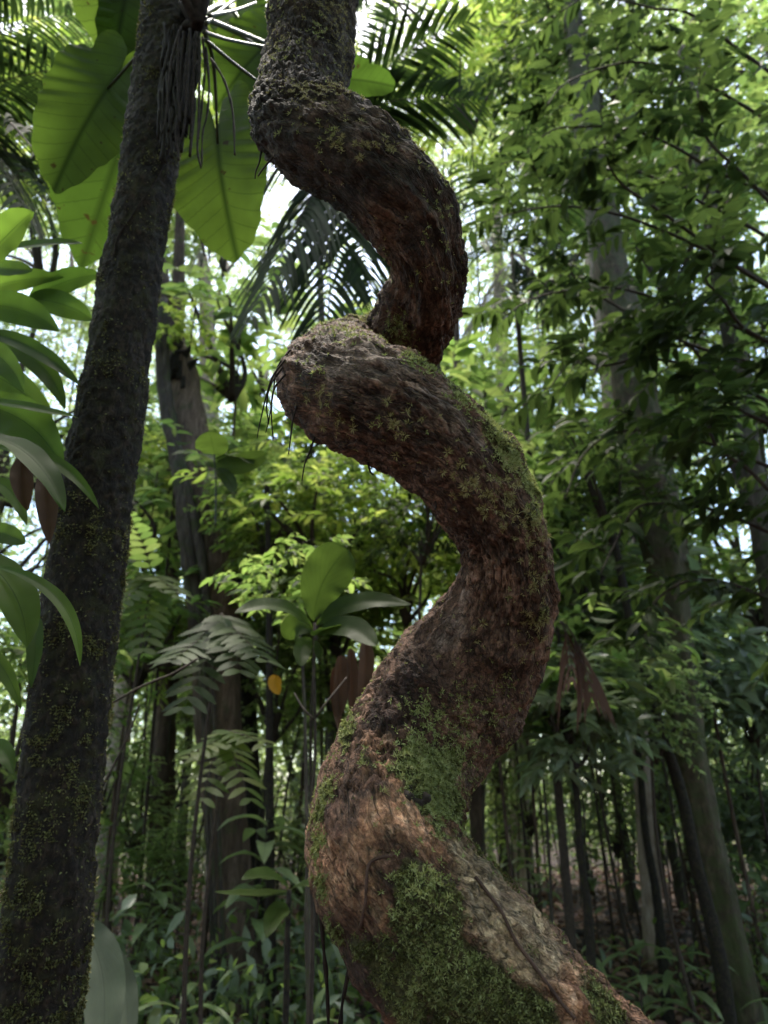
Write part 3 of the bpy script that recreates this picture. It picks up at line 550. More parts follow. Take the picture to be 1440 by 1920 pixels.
# ------------------------------------------------------------------ centre sapling
sy = 1.9
sp_b = PY(588, 1900, 1.95)
sap = thing('sapling', 'young sapling with a whorl of large ribbed leaves left of the liana', 'sapling', (sp_b[0], 1.95, GZ(sp_b[0], 1.95)))
mb = MB(); tube(mb, to_ground(np.array([list(PY(590, 1168, sy)) + [.0034], list(PY(589, 1260, sy)) + [.0036], list(PY(591, 1400, sy)) + [.004], list(PY(583, 1560, sy)) + [.0044], list(PY(586, 1750, sy)) + [.005], list(PY(580, 1990, sy)) + [.006]])), 8, 70, lambda s, t_, r: .0008 * noise(np.stack([s * 30, t_, s * 0], -1)))
mb.obj('stem', M['twig'], sap)
mb = MB(); tube(mb, [list(PY(592, 1345, sy)) + [.003], list(PY(610, 1320, sy)) + [.0028], list(PY(650, 1270, sy + .05)) + [.002]], 6, 14); mb.obj('branch', M['twig'], sap)
mb = MB(); tube(mb, [list(PY(590, 1350, sy)) + [.003], list(PY(570, 1330, sy)) + [.0028], list(PY(552, 1300, sy + .05)) + [.002]], 6, 14); mb.obj('branch', M['twig'], sap)
for k, (a, b, c3, wd, ya, yb, n0, pf) in enumerate([((588, 1165), (590, 1090), (652, 1028), 92, 1.9, 1.86, (.1, -1, -.1), (.9, .45)), ((586, 1178), (530, 1110), (440, 1150), 40, 1.9, 1.75, (0, -.8, .5), (.8, .7)), ((594, 1172), (650, 1110), (772, 1134), 46, 1.9, 1.75, (0, -.9, .35), (.8, .9)),
        ((592, 1190), (650, 1150), (706, 1212), 48, 1.88, 1.7, (0, -.9, .2), (.8, .6)), ((588, 1192), (600, 1180), (640, 1172), 34, 1.88, 1.8, (0, -.4, .9), (.7, .8)), ((586, 1185), (545, 1160), (545, 1200), 52, 1.92, 1.98, (0, -1, 0), (.8, .6)), ((586, 1200), (560, 1205), (565, 1250), 34, 1.88, 1.8, (.3, -1, 0), (.8, .6)), ((590, 1200), (596, 1215), (600, 1235), 16, 1.88, 1.85, (0, -1, 0), (.8, .6))]):
    p_ = [PY(*a, ya), PY(*b, (ya + yb) / 2), PY(*c3, yb)]; mb = MB(); lance(mb, *p_, wd * PX(p_[1])[2] / F, n0, prof=pf, fold=.10, seed=k); mb.obj('leaf', M['sap_leaf'], sap)
for k, (pts, wd, Y_) in enumerate([([(640, 1228), (640, 1290), (634, 1345)], 30, 2.0), ([(657, 1215), (662, 1280), (660, 1345)], 22, 2.0), ([(684, 1200), (690, 1250), (676, 1330)], 30, 1.98), ([(628, 1250), (622, 1300), (640, 1380)], 18, 2.0)]):
    p_ = [PY(a, b, Y_) for a, b in pts]; mb = MB(); lance(mb, *p_, wd * PX(p_[1])[2] / F, (.2, -1, .1), fold=.35, prof=(.4, .5), seed=k); o = mb.obj('dead_leaf', M['dead'])
    tag(o, ['broad rusty dead leaf hanging left of the liana under the sapling whorl', 'thin dark brown dead leaf in the middle of the hanging bunch', 'smooth red-brown dead leaf hanging closest to the liana', 'curled dead leaf hanging lowest in the bunch left of the liana'][k], 'dead leaf', 'dead leaves hanging left of the liana')
mb = MB(); p_ = [PY(518, 1266, 3.0), PY(512, 1282, 3.0), PY(524, 1302, 2.98)]; lance(mb, *p_, .055, (0, -1, .1), prof=(.5, .5), fold=.4); tag(mb.obj('yellow_leaf', M['yellow']), 'small bright orange-yellow leaf hanging in front of the shrubs left of the sapling', 'leaf')
# small plant with lobed leaves higher left
pb = PY(398, 990, 2.6)
sh = thing('young_climber', 'small climber with one upright pale green leaf beside the hollow tree', 'plant', pb)
mb = MB(); pet(mb, [PY(404, 985, 2.6), PY(405, 920, 2.6), PY(402, 852, 2.6)], .004, .003); mb.obj('stem', ST, sh)
for k, (a, b, c3, wd, n0) in enumerate([((402, 852), (400, 835), (392, 808), 62, (0, -1, -.4)), ((405, 862), (440, 845), (475, 870), 34, (0, -.5, .8)), ((405, 868), (450, 880), (500, 850), 40, (0, -1, -.4)), ((404, 880), (430, 890), (440, 925), 26, (0, -1, 0))]):
    p_ = [PY(*a, 2.6), PY(*b, 2.55), PY(*c3, 2.5)]; mb = MB(); lance(mb, *p_, wd * PX(p_[1])[2] / F, n0, prof=(.6, .5), seed=k); mb.obj('leaf', M['sap_leaf'], sh)
#MARK2
# ------------------------------------------------------------------ fronds and palms
def frond(mb, p0, p1, p2, npair, llen, lwid, droop=.5, r=.006, n0=(0, 0, 1), sweep=.9, leafmat=0, stemmat=1, nu=5, taper=.75):
    t = np.linspace(0, 1, 22); c_ = bez(np.array(p0, float), np.array(p1, float), np.array(p2, float), t)
    tube(mb, np.hstack([c_[::4], (r * (1 - .8 * t[::4]))[:, None]]), 5, 20, mat=stemmat)
    tt = np.linspace(.12, .99, npair); cc = np.stack([np.interp(tt, t, c_[:, k]) for k in range(3)], 1); Tg = nrm(np.gradient(c_, axis=0)); Tt = np.stack([np.interp(tt, t, Tg[:, k]) for k in range(3)], 1)
    sd_ = nrm(np.cross(Tt, np.array(n0, float))); up_ = np.cross(sd_, Tt)
    for sg in (-1, 1):
        L_ = llen * (np.sin(np.pi * (tt * .86 + .1)) ** taper) * rng.uniform(.85, 1.1, npair)
        d = nrm(sd_ * sg + Tt * sweep * rng.uniform(.8, 1.2, (npair, 1)) + up_ * rng.uniform(-.1, .25, (npair, 1)))
        u_ = np.linspace(0, 1, nu); prof = np.sin(np.pi * np.clip(u_ * .92 + .06, 0, 1)) ** .6; prof[-1] = .03
        v = cc[:, None] + d[:, None] * (u_[None, :, None] * L_[:, None, None]); v[..., 2] -= droop * L_[:, None] * u_[None] ** 2 * rng.uniform(.7, 1.3, (npair, 1))
        nn_ = nrm(np.cross(d, Tt)); wv = nrm(np.cross(nn_, d)); o_ = wv[:, None] * (prof[None, :, None] * lwid / 2)
        q_ = np.stack([v - o_, v + o_], 2).reshape(-1, 3); k_ = np.arange(npair)[:, None] * nu * 2 + np.arange(nu - 1)[None] * 2
        mb.add(q_, f4=np.stack([k_, k_ + 1, k_ + 3, k_ + 2], -1).reshape(-1, 4), mat=leafmat)
def add_frond(parent, pp, npair, llen, lwid, droop=.5, name='frond', mats=('leaf_palm', 'twig'), **kw):
    mb = MB(); frond(mb, *pp, npair, llen, lwid, droop, **kw); return mb.obj(name, [M[m] for m in mats], parent)
pY = 3.3; h0 = PY(640, 255, pY); palm = thing('palm', 'dark feather-leaved palm whose fronds fan out behind the upper bends of the liana', 'palm', (h0[0], h0[1], GZ(h0[0], h0[1])))
mb = MB(); tube(mb, to_ground(np.array([list(PY(a, b, 3.3)) + [r_] for a, b, r_ in [(640, 255, .018), (735, 400, .019), (790, 560, .02), (840, 780, .022), (890, 950, .024), (910, 1150, .026), (900, 1350, .028), (850, 1540, .03)]])), 10, 60); mb.obj('trunk', M['twig'], palm)
for a, b, ya, yb, dr in [((680, 120), (880, 40), 3.2, 3.0, .35), ((700, 160), (900, 190), 3.2, 2.9, .4), ((660, 40), (760, -120), 3.3, 3.1, .3), ((700, 230), (870, 380), 3.1, 2.8, .6),
                      ((520, 230), (370, 480), 3.2, 2.9, .75), ((600, 330), (470, 600), 3.1, 2.7, .8), ((640, 340), (600, 640), 3.1, 2.8, .7), ((560, 160), (420, 300), 3.3, 3.0, .6), ((650, 330), (700, 560), 3.2, 2.9, .7), ((560, 60), (500, -60), 3.4, 3.2, .4)]:
    add_frond(palm, [h0, PY(*a, ya), PY(*b, yb)], 40, .44, .026, dr, sweep=1.0)
h1 = PY(-140, 260, 2.6); palm2 = thing('palm', 'tall palm at the upper left corner with thin arching leaflets', 'palm', (h1[0], h1[1], GZ(h1[0], h1[1])))
mb = MB(); tube(mb, [[h1[0], h1[1], 0, .04], [h1[0], h1[1], 1.6, .035], [h1[0], h1[1], h1[2], .025]], 10, 30); mb.obj('trunk', M['twig'], palm2)
for a, b, ya, yb, dr in [((-60, 20), (150, 30), 2.6, 2.4, .4), ((-40, 120), (200, 130), 2.6, 2.4, .5), ((0, 180), (170, 330), 2.6, 2.4, .6), ((-60, 160), (60, 420), 2.5, 2.3, .7), ((-80, -60), (60, -120), 2.7, 2.5, .3), ((20, 130), (240, 230), 2.9, 3.0, .5), ((-20, 260), (130, 420), 2.9, 2.9, .4)]:
    add_frond(palm2, [h1, PY(*a, ya), PY(*b, yb)], 34, .38, .022, dr)
h2 = PY(960, 480, 5.2); palm3 = thing('palm', 'small grey-green palm behind the dark leafy branches right of the upper liana', 'palm', (h2[0], h2[1], GZ(h2[0], h2[1])))
mb = MB(); tube(mb, [[h2[0], h2[1], 0, .03], [h2[0], h2[1], 1.6, .03], [h2[0], h2[1], h2[2], .02]], 10, 30); mb.obj('trunk', M['twig'], palm3)
for a, b in [((960, 380), (860, 300)), ((1000, 380), (1090, 330)), ((930, 430), (850, 480)), ((1000, 440), (1080, 480)), ((970, 360), (1000, 230)), ((950, 520), (900, 600)), ((990, 500), (1050, 590))]:
    add_frond(palm3, [h2, PY(*a, 5.1), PY(*b, 4.8)], 26, .5, .022, .6)
# hanging dead palm frond right of the liana
h3 = PY(1050, 1165, 3.6); dp = thing('dead_palm_frond', 'limp grey-brown dead palm frond hanging right of the lower liana', 'dead frond', h3)
add_frond(dp, [h3, PY(1085, 1180, 3.6), PY(1108, 1300, 3.5)], 10, .24, .022, .9, mats=('dead', 'twig'), sweep=1.6); add_frond(dp, [h3, PY(1070, 1190, 3.6), PY(1072, 1270, 3.5)], 7, .2, .016, .9, mats=('dead', 'twig'), sweep=1.8)
# feather-leaved saplings: rows of broad leaflets in front of the hollow tree
def pinnate(name, label, pxs, Y_, hub_px, mats, n=9, ll=.16, lw=.05, dr=.25):
    hb = PY(*hub_px, Y_); t_ = thing(name, label, 'sapling', (hb[0], hb[1], GZ(hb[0], hb[1])), 'feather-leaved saplings')
    mb = MB(); tube(mb, [[hb[0] + .05, hb[1] + .05, t_.location[2], .012], [hb[0] - .03, hb[1], (hb[2]) * .5, .01], [hb[0], hb[1], hb[2], .006]], 7, 30); mb.obj('stem', M['twig'], t_)
    for a, b in pxs: add_frond(t_, [hb, PY(*a, Y_ - .1), PY(*b, Y_ - .35)], n, ll, lw, dr, mats=mats, sweep=.45, r=.003, taper=.35)
    return t_
pinnate('feather_leaved_sapling', 'sapling with rows of narrow green leaflets across the middle of the hollow tree', [((380, 1200), (320, 1240)), ((430, 1170), (450, 1260)), ((400, 1220), (340, 1330)), ((440, 1180), (500, 1240))], 3.2, (415, 1150), ('leaf_dark', 'twig'), 11, .15, .036)
pinnate('feather_leaved_sapling', 'sapling with feathery leaves low in front of the hollow tree base', [((430, 1380), (340, 1420)), ((440, 1370), (510, 1400)), ((430, 1400), (470, 1500)), ((400, 1400), (380, 1500))], 3.6, (425, 1370), ('leaf_mid', 'twig'), 10, .13, .034)
pinnate('feather_leaved_sapling', 'feathery sapling filling the gap between the mossy trunk and the hollow tree', [((280, 1080), (220, 1140)), ((290, 1070), (340, 1120)), ((285, 1120), (270, 1220)), ((270, 1000), (230, 960))], 4.4, (285, 1080), ('leaf_mid', 'twig'), 10, .16, .045)

# ------------------------------------------------------------------ crowns
def rand_dir(m): return nrm(rng.normal(size=(m, 3)))
def crown_mesh(name, matname, ntwig, per, llen, lwid, rx=1, rz=.8, ntmpl=8, droop=.35, thr=-.15, seed=0, flat=.35, twl=.35, limbs=7):
    """a crown about 1 m in radius round the origin: limbs from below, twigs at uneven density, leaves along the twigs"""
    mb = MB(); pts = rng.normal(size=(ntwig * 6, 3)); pts = pts / np.linalg.norm(pts, axis=1, keepdims=True) * rng.random((len(pts), 1)) ** .42
    pts = pts * np.array([rx, rx, rz]); pts *= 1 + .35 * noise(nrm(pts), 1.6, seed + 5)[:, None]; pts = pts[fbm(pts, 2.3, 2, seed) > thr][:ntwig]; m = len(pts)
    out = nrm(pts * np.array([1, 1, flat]) + .5 * rng.normal(size=(m, 3)) * np.array([1, 1, .5])); L_ = twl * rng.uniform(.5, 1.3, m)
    t = (np.arange(per) + .5) / per; B_ = pts[:, None] + out[:, None] * (t[None, :, None] * L_[:, None, None]); B_[..., 2] -= droop * .5 * L_[:, None] * t[None] ** 2
    side = nrm(np.cross(out, np.array([0, 0, 1.]))); sg = np.where(np.arange(per) % 2 == 0, 1, -1)
    D = out[:, None] * .7 + side[:, None] * sg[None, :, None] * rng.uniform(.5, 1.2, (m, per, 1)) + rng.normal(size=(m, per, 3)) * .25; D[..., 2] -= droop
    Nn = np.array([0, 0, 1.]) + rng.normal(size=(m, per, 3)) * .45
    Lf = llen * rng.uniform(.6, 1.25, m * per); leaf_cloud(mb, B_.reshape(-1, 3), D.reshape(-1, 3), Nn.reshape(-1, 3), Lf, Lf * lwid * rng.uniform(.8, 1.2, m * per), ntmpl)
    me = mb.mesh(name, M[matname])
    tb = MB(); L2 = np.array([0, 0, -rz * 1.1])
    for k in range(limbs):
        e = pts[rng.integers(m)]; tube(tb, [list(L2) + [.035], list(L2 * .5 + e * .3 + rng.normal(size=3) * .06) + [.022], list(e * .75 + rng.normal(size=3) * .05) + [.012], list(e * 1.0) + [.004]], 5, 14)
    # twigs as thin three-sided rods
    a_ = pts; b_ = pts + out * L_[:, None]; b_[:, 2] -= droop * .5 * L_; sv = nrm(np.cross(out, rng.normal(size=(m, 3)))); uvv = np.cross(out, sv); rr_ = .0035
    ring = [sv * math.cos(x_) + uvv * math.sin(x_) for x_ in (0, 2.09, 4.19)]
    v = np.stack([a_ + r_ * rr_ for r_ in ring] + [b_ + r_ * rr_ * .4 for r_ in ring], 1).reshape(-1, 3); o_ = np.arange(m)[:, None, None] * 6
    tb.add(v, f4=(np.array([[0, 1, 4, 3], [1, 2, 5, 4], [2, 0, 3, 5]])[None] + o_).reshape(-1, 4))
    return me, tb.mesh(name + '_limbs', M['twig'])
CR = dict(
    mid=crown_mesh('mid_crown', 'leaf_mid', 230, 11, .11, .38, seed=1), bright=crown_mesh('bright_crown', 'leaf_bright', 190, 11, .14, .30, seed=2, rz=.65),
    dark=crown_mesh('dark_crown', 'leaf_dark', 190, 11, .12, .36, seed=3), fine=crown_mesh('fine_crown', 'leaf_far', 240, 12, .062, .45, seed=4, ntmpl=4), under=crown_mesh('under_crown', 'leaf_under', 150, 9, .24, .34, seed=5, rz=.6, thr=-.4),
    sparse=crown_mesh('sparse_crown', 'leaf_mid', 60, 7, .24, .33, seed=6, rz=.7, thr=-.6, limbs=5), open=crown_mesh('open_crown', 'leaf_far', 170, 11, .10, .42, seed=8, thr=.0))
PLACED = []
def put_crown(parent, kind, loc, s, rz=None, names=('crown', 'limbs')):
    for me, nm in zip(CR[kind], names):
        o = bpy.data.objects.new(nm, me); COL.objects.link(o); o.parent = parent; o.location = Vector(tuple(float(v) for v in loc)) - parent.location; o.scale = (s, s, s); o.rotation_euler = (0, 0, rng.uniform(0, 6.28) if rz is None else rz)
def tree(label, pix, Y_, bark, crowns, cat='tree', name='tree', group=None, rough=.07, flute=0, seg=20, extend=None):
    """trunk through photo pixels at distance Y_, down to the ground, with crowns (kind, px, py, Y, scale)"""
    p_ = pix_trunk(pix, Y_); p_ = to_ground(p_)
    if extend:
        a, b = p_[0], p_[1]; d_ = nrm(a[:3] - b[:3]); p_ = np.vstack([list(a[:3] + d_ * extend) + [a[3] * .6], p_])
    e = p_[-1]; t_ = thing(name, label, cat, (e[0], e[1], GZ(e[0], e[1])), group); mb = MB(); trunk(mb, p_, seg, 90, rough, int(rng.integers(99)), flute); mb.obj('trunk', M[bark], t_)
    for c_ in crowns: put_crown(t_, c_[0], PY(c_[1], c_[2], c_[3]), c_[4])
    return t_
# the hollow tree left of the liana
ht = thing('hollow_tree', 'brown leaning tree with a dark split hollow top, between the mossy trunk and the liana', 'tree', tuple(PY(455, 1800, 6.2)[:2]) + (0,))
pp = to_ground(pix_trunk([(318, 640, 56, 6.0), (335, 700, 66, 6.0), (350, 800, 74, 6.0), (372, 900, 84, 6.0), (384, 1000, 90, 6.0), (396, 1120, 98, 6.0), (406, 1300, 88, 6.0), (416, 1450, 82, 6.1), (427, 1600, 78, 6.2), (440, 1760, 84, 6.2)], 6))
def hollow(s, t_, r):
    q3 = np.stack([np.cos(t_) * 1.6, np.sin(t_) * 1.6, s * 1.6], -1)
    ph = np.cos(t_ + 2.6); return r * .10 * fbm(q3, 1.3, 4, 5) - r * .45 * sstep(.55, 1, np.cos(t_ - .35)) * sstep(1.6, .2, s)
mb = MB(); tube(mb, pp, 36, 140, hollow); mb.obj('trunk', bark_mat('hollow_tree_bark', (.03, .019, .014), (.10, .068, .052), (.20, .145, .115), (.06, .06, .03), .25, 24, .2, .9, .85, .015), ht)
mb = MB(); trunk(mb, pix_trunk([(290, 400, 16), (296, 470, 24), (308, 550, 34), (322, 620, 44), (330, 680, 40)], 6.08), 14, 50, .15, 3); mb.obj('broken_limb', M['bark_brown'], ht)
mb = MB()
for k, (a, b) in enumerate([(335, 640), (344, 655), (352, 672), (326, 650)]): tube(mb, [list(PY(a - 4, b + 60, 5.9)) + [.05], list(PY(a, b + 20, 5.9)) + [.045], list(PY(a + 4 + 8 * k, b - 12 + 6 * k, 5.85)) + [.01]], 7, 12, lambda s, t_, r: r * .3 * noise(np.stack([np.cos(t_) * 2, np.sin(t_) * 2, s * 12], -1)))
mb.obj('splinters', plain_mat('rotten_wood', gr((.006, .005, .004), (.02, .014, .011)), 20), ht)
mb = MB(); tube(mb, [list(PY(398, 935, 5.85)) + [.04], list(PY(415, 930, 5.8)) + [.035], list(PY(428, 932, 5.75)) + [.03]], 8, 12, lambda s, t_, r: r * .4 * noise(np.stack([np.cos(t_) * 2, np.sin(t_) * 2, s * 20], -1))); mb.obj('stub', M['twig'], ht)
vn = thing('climbing_vine', 'thick grey-brown vine pressed to the left edge of the hollow tree', 'vine', (pp[-1][0], pp[-1][1], 0))
for dx in (0, 9, -5):
    mb = MB(); trunk(mb, to_ground(pix_trunk([(300 + dx, 560, 10), (304 + dx, 700, 14), (318 + dx, 800, 16), (338 + dx, 900, 18), (352 + dx * 2, 1000, 20), (372 + dx * 2, 1150, 16), (388 + dx * 1.5, 1350, 8), (404 + dx * 1.5, 1750, 8)], 5.72)), 8, 80, .2, 3 + dx); mb.obj('vine_strand', M['bark_grey'], vn)
put_crown(ht, 'mid', PY(260, 60, 6.2), 1.0)
sb = thing('perched_plant', 'cluster of bright yellow-green leaves perched on the broken top of the hollow tree', 'plant', PY(318, 630, 5.7))
put_crown(sb, 'sparse', PY(335, 605, 5.6), .34, names=('leaves', 'twigs'))
for c_ in sb.children:
    if c_.name.startswith('leaves'):
        me = c_.data.copy(); c_.data = me; me.materials[0] = M['leaf_bright']
# individually placed trees
tree('pale slender trunk standing just right of the mossy trunk', [(285, 250, 24), (272, 500, 28), (258, 760, 32), (246, 960, 34), (240, 1150, 36), (232, 1300, 38)], 9, 'bark_pale', [('fine', 300, 60, 9, 2.4), ('open', 220, 330, 9.5, 2.0)], extend=5)
tree('reddish-brown trunk low between the mossy trunk and the hollow tree', [(330, 700, 30), (322, 1000, 34), (314, 1200, 38), (308, 1400, 42), (300, 1600, 46)], 8, 'bark_brown', [('mid', 240, 300, 8.4, 1.0)], extend=3)
tree('dark green-stained trunk close against the right side of the hollow tree', [(440, 960, 30), (446, 1080, 38), (458, 1250, 36), (468, 1450, 38), (480, 1650, 40), (492, 1800, 42)], 6.8, 'bark_dark', [('mid', 380, 860, 7.4, .7)])
tree('tall pale pinkish trunk rising at the top right of the picture', [(1035, -120, 40), (1054, 0, 42), (1070, 100, 44), (1086, 200, 46), (1098, 300, 46), (1118, 480, 44), (1150, 760, 38), (1180, 1100, 34), (1200, 1400, 32)], 8.5, 'bark_pale', [('fine', 900, 60, 10, 2.6), ('open', 1080, 0, 10, 2.0)], extend=6)
tree('stout brown mossy tree on the right, bare trunk widening to its base', [(1105, 250, 50), (1140, 480, 60), (1170, 620, 70), (1190, 740, 74), (1222, 900, 76), (1244, 1020, 78), (1262, 1180, 64), (1290, 1380, 54), (1325, 1560, 50), (1362, 1720, 50), (1400, 1900, 54)], 5.4, 'bark_mossy', [('dark', 1120, 130, 6.0, 1.3), ('mid', 1230, 420, 6.6, 1.5)], flute=.12, rough=.14, extend=3)
tree('dark thin trunk leaning against the left side of the stout right-hand tree', [(1150, 1000, 12), (1185, 1180, 18), (1225, 1330, 18), (1275, 1480, 22), (1305, 1620, 24), (1345, 1780, 28), (1366, 1920, 32)], 5.0, 'bark_dark', [('dark', 1130, 900, 5.2, .6)])
tree('grey trunk at the right edge below the leafy branches', [(1350, 500, 34), (1385, 700, 40), (1402, 850, 42), (1432, 1000, 46), (1465, 1200, 50), (1500, 1500, 60)], 7, 'bark_grey', [('mid', 1330, 260, 8, 1.6)], extend=4)
tree('thin black sapling trunk right of the lower liana, slightly bent', [(1030, 1060, 6), (1048, 1200, 8), (1060, 1380, 11), (1080, 1480, 13), (1088, 1600, 14), (1104, 1720, 16), (1110, 1830, 18)], 4.6, 'bark_dark', [('sparse', 1040, 1240, 4.6, .65), ('under', 1060, 1330, 4.7, .55)])
tree('dark sapling trunk midway between the thin black trunk and the stout tree', [(1180, 1250, 9), (1199, 1430, 12), (1210, 1560, 14), (1231, 1680, 16), (1240, 1780, 20)], 6.4, 'bark_dark', [('under', 1180, 1180, 6.4, 1.0)])
tree('brown trunk just right of the mossy bulge of the liana', [(862, 800, 18), (876, 1200, 22), (888, 1450, 26), (895, 1560, 27), (900, 1640, 28)], 7.6, 'bark_brown', [('mid', 960, 740, 8.4, 1.0)], extend=2)
tree('mottled grey-white sapling stem close behind the ribbed-leaf sapling', [(560, 1150, 4), (570, 1300, 6), (574, 1450, 7), (577, 1600, 9), (576, 1750, 11), (580, 1900, 12)], 2.9, 'bark_grey', [('sparse', 560, 1080, 3.2, .3)], name='sapling', cat='sapling')
tree('straight dark stem between the hollow tree and the ribbed-leaf sapling', [(500, 900, 9), (505, 1150, 12), (505, 1400, 15), (507, 1650, 18), (508, 1800, 20)], 5.0, 'bark_dark', [('mid', 500, 960, 5.4, .5)], name='sapling', cat='sapling')
tree('pale far trunk seen just right of the middle liana bend', [(930, 380, 18), (938, 600, 22), (944, 760, 26), (952, 960, 30), (960, 1200, 32)], 13, 'bark_pale', [('fine', 980, 200, 13, 2.0)], extend=5)
tree('pale blurred trunk behind the top of the hollow tree', [(380, 480, 18), (386, 560, 26), (392, 760, 34), (402, 1000, 38), (412, 1250, 40)], 12, 'bark_pale', [('fine', 330, 150, 12, 1.5)])
# yellow-green shrubs in the light behind the liana
def shrub(label, kind, px, py, Y_, s, group=None, r=10):
    p_ = PY(px, py, Y_); t_ = thing('shrub', label, 'shrub', (p_[0], p_[1], GZ(p_[0], p_[1])), group); mb = MB(); gz = t_.location[2]
    tube(mb, [[p_[0] + .1, p_[1], gz - .05, r * .0016], [p_[0] - .05, p_[1], gz + (p_[2] - gz) * .5, r * .0013], [p_[0], p_[1], p_[2] - .4 * s, r * .001]], 7, 24); mb.obj('stem', M['twig'], t_); put_crown(t_, kind, p_, s, names=('foliage', 'branches')); return t_
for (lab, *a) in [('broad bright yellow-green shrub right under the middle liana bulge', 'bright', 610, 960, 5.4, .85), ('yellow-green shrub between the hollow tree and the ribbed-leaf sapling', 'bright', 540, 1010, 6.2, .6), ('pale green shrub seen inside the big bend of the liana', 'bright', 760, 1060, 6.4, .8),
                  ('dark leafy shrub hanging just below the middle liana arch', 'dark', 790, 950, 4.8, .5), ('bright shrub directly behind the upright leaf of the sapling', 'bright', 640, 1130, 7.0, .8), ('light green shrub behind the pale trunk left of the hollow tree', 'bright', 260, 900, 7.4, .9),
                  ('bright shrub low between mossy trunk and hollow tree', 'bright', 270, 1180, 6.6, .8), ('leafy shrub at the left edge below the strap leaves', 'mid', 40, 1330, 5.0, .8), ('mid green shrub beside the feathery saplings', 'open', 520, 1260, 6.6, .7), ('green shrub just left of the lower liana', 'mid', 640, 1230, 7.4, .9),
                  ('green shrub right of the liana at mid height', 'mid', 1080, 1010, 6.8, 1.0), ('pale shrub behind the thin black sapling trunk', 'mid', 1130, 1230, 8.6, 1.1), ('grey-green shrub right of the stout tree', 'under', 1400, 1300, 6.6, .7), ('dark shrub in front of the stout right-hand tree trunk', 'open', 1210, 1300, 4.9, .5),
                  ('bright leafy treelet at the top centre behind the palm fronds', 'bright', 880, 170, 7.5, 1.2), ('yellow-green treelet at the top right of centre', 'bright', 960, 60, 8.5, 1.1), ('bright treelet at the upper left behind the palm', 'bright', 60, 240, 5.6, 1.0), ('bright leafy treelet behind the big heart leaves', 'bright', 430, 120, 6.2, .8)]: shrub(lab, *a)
# canopy trees whose crowns fill the upper view
for lab, px, py, Y_, kd, s in [('far canopy tree behind the upper left palm', 120, 420, 10, 'fine', 2.2), ('canopy tree at the top left corner', 20, 80, 9, 'open', 2.2), ('canopy tree above the top bend of the liana', 640, -60, 9.5, 'fine', 2.3), ('far tree with fine leaves right of the upper liana bend', 1010, 420, 11, 'fine', 2.4),
                             ('far canopy tree behind the right-hand leafy branches', 1240, 200, 10, 'fine', 2.6), ('far fine-leaved tree filling the sky gap above the hollow tree', 430, 430, 12, 'fine', 1.4), ('far fine-leaved tree in the sky gap left of the middle liana bulge', 500, 640, 15, 'fine', 1.7), ('far fine-leaved tree seen inside the upper bend of the liana', 640, 700, 15, 'fine', 1.2), ('far fine-leaved tree at the left edge behind the strap leaves', -20, 1000, 10, 'fine', 1.8), ('far fine-leaved tree right of the uppermost liana bend', 850, 330, 13, 'fine', 1.6), ('far canopy tree at the top right corner', 1430, 30, 10, 'open', 2.4), ('far tree level with the middle liana bend on the right', 1120, 760, 12, 'fine', 2.6), ('far tree at the right edge below the branches', 1400, 660, 11, 'mid', 1.9),
                             ('far tree behind the lower right of the big liana bend', 1010, 980, 13, 'fine', 2.2), ('far tree low at the right edge', 1380, 980, 12, 'open', 2.3), ('far tree behind the strap leaves at the left edge', 60, 760, 10, 'fine', 2.0), ('far tree left of the hollow tree at mid height', 230, 680, 13, 'fine', 1.7),
                             ('far tree between hollow tree and liana below the sky gap', 470, 940, 14, 'fine', 1.6), ('far tree low behind the ribbed-leaf sapling', 560, 1180, 14, 'open', 1.9)]:
    p_ = PY(px, py, Y_); x_, y_, z_ = p_; t_ = thing('tree', lab, 'tree', (x_ + .3, y_, GZ(x_, y_))); mb = MB(); gz = t_.location[2]
    trunk(mb, [[x_, y_, z_ - .3 * s, .04], [x_ - .2, y_, z_ * .6, .055], [x_ + .15, y_, z_ * .3, .065], [x_ + .3, y_, gz - .1, .085]], 12, 60, .08, int(px)); mb.obj('trunk', M['bark_grey' if int(px) % 3 else 'bark_brown'], t_); put_crown(t_, kd, p_, s)
rng = np.random.default_rng(21)
# ------------------------------------------------------------------ near tree on the right whose dark branches reach in
bt = thing('broadleaf_tree', 'dark leafy tree rooted beyond the right edge, its branches covering the upper right', 'tree', (3.3, 3.3, GZ(3.3, 3.3)))
mb = MB(); trunk(mb, [[3.1, 3.2, 6.4, .03], [3.2, 3.3, 4.6, .05], [3.25, 3.3, 2.5, .07], [3.3, 3.3, -.1, .1]], 14, 60, .06, 4); mb.obj('trunk', M['bark_dark'], bt)
def axis_x(z): return np.array([3.22, 3.3, z])
BR = [((1300, 40), (1050, 18), 3.2, 2.9, 4.9), ((1290, 150), (1010, 200), 3.3, 3.1, 4.4), ((1250, 270), (960, 300), 3.4, 3.3, 4.0), ((1290, 440), (1130, 260), 3.0, 2.8, 3.4), ((1250, 440), (930, 420), 3.3, 3.1, 3.2), ((1250, 570), (950, 590), 3.5, 3.4, 2.9),
      ((1300, 690), (1040, 740), 3.3, 3.1, 2.6), ((1300, 820), (1050, 930), 3.6, 3.5, 2.2), ((1330, 960), (1130, 1080), 3.5, 3.3, 1.9), ((1360, 1100), (1230, 1230), 3.7, 3.6, 1.6), ((1380, 330), (1330, 120), 3.0, 3.0, 4.0), ((1400, 600), (1380, 480), 2.9, 2.8, 3.0), ((1400, 760), (1300, 620), 3.1, 3.1, 2.5), ((1200, 330), (1060, 420), 3.6, 3.7, 3.6), ((1200, 600), (1080, 500), 3.8, 3.9, 3.2), ((1400, 880), (1400, 780), 3.1, 3.1, 2.2)]
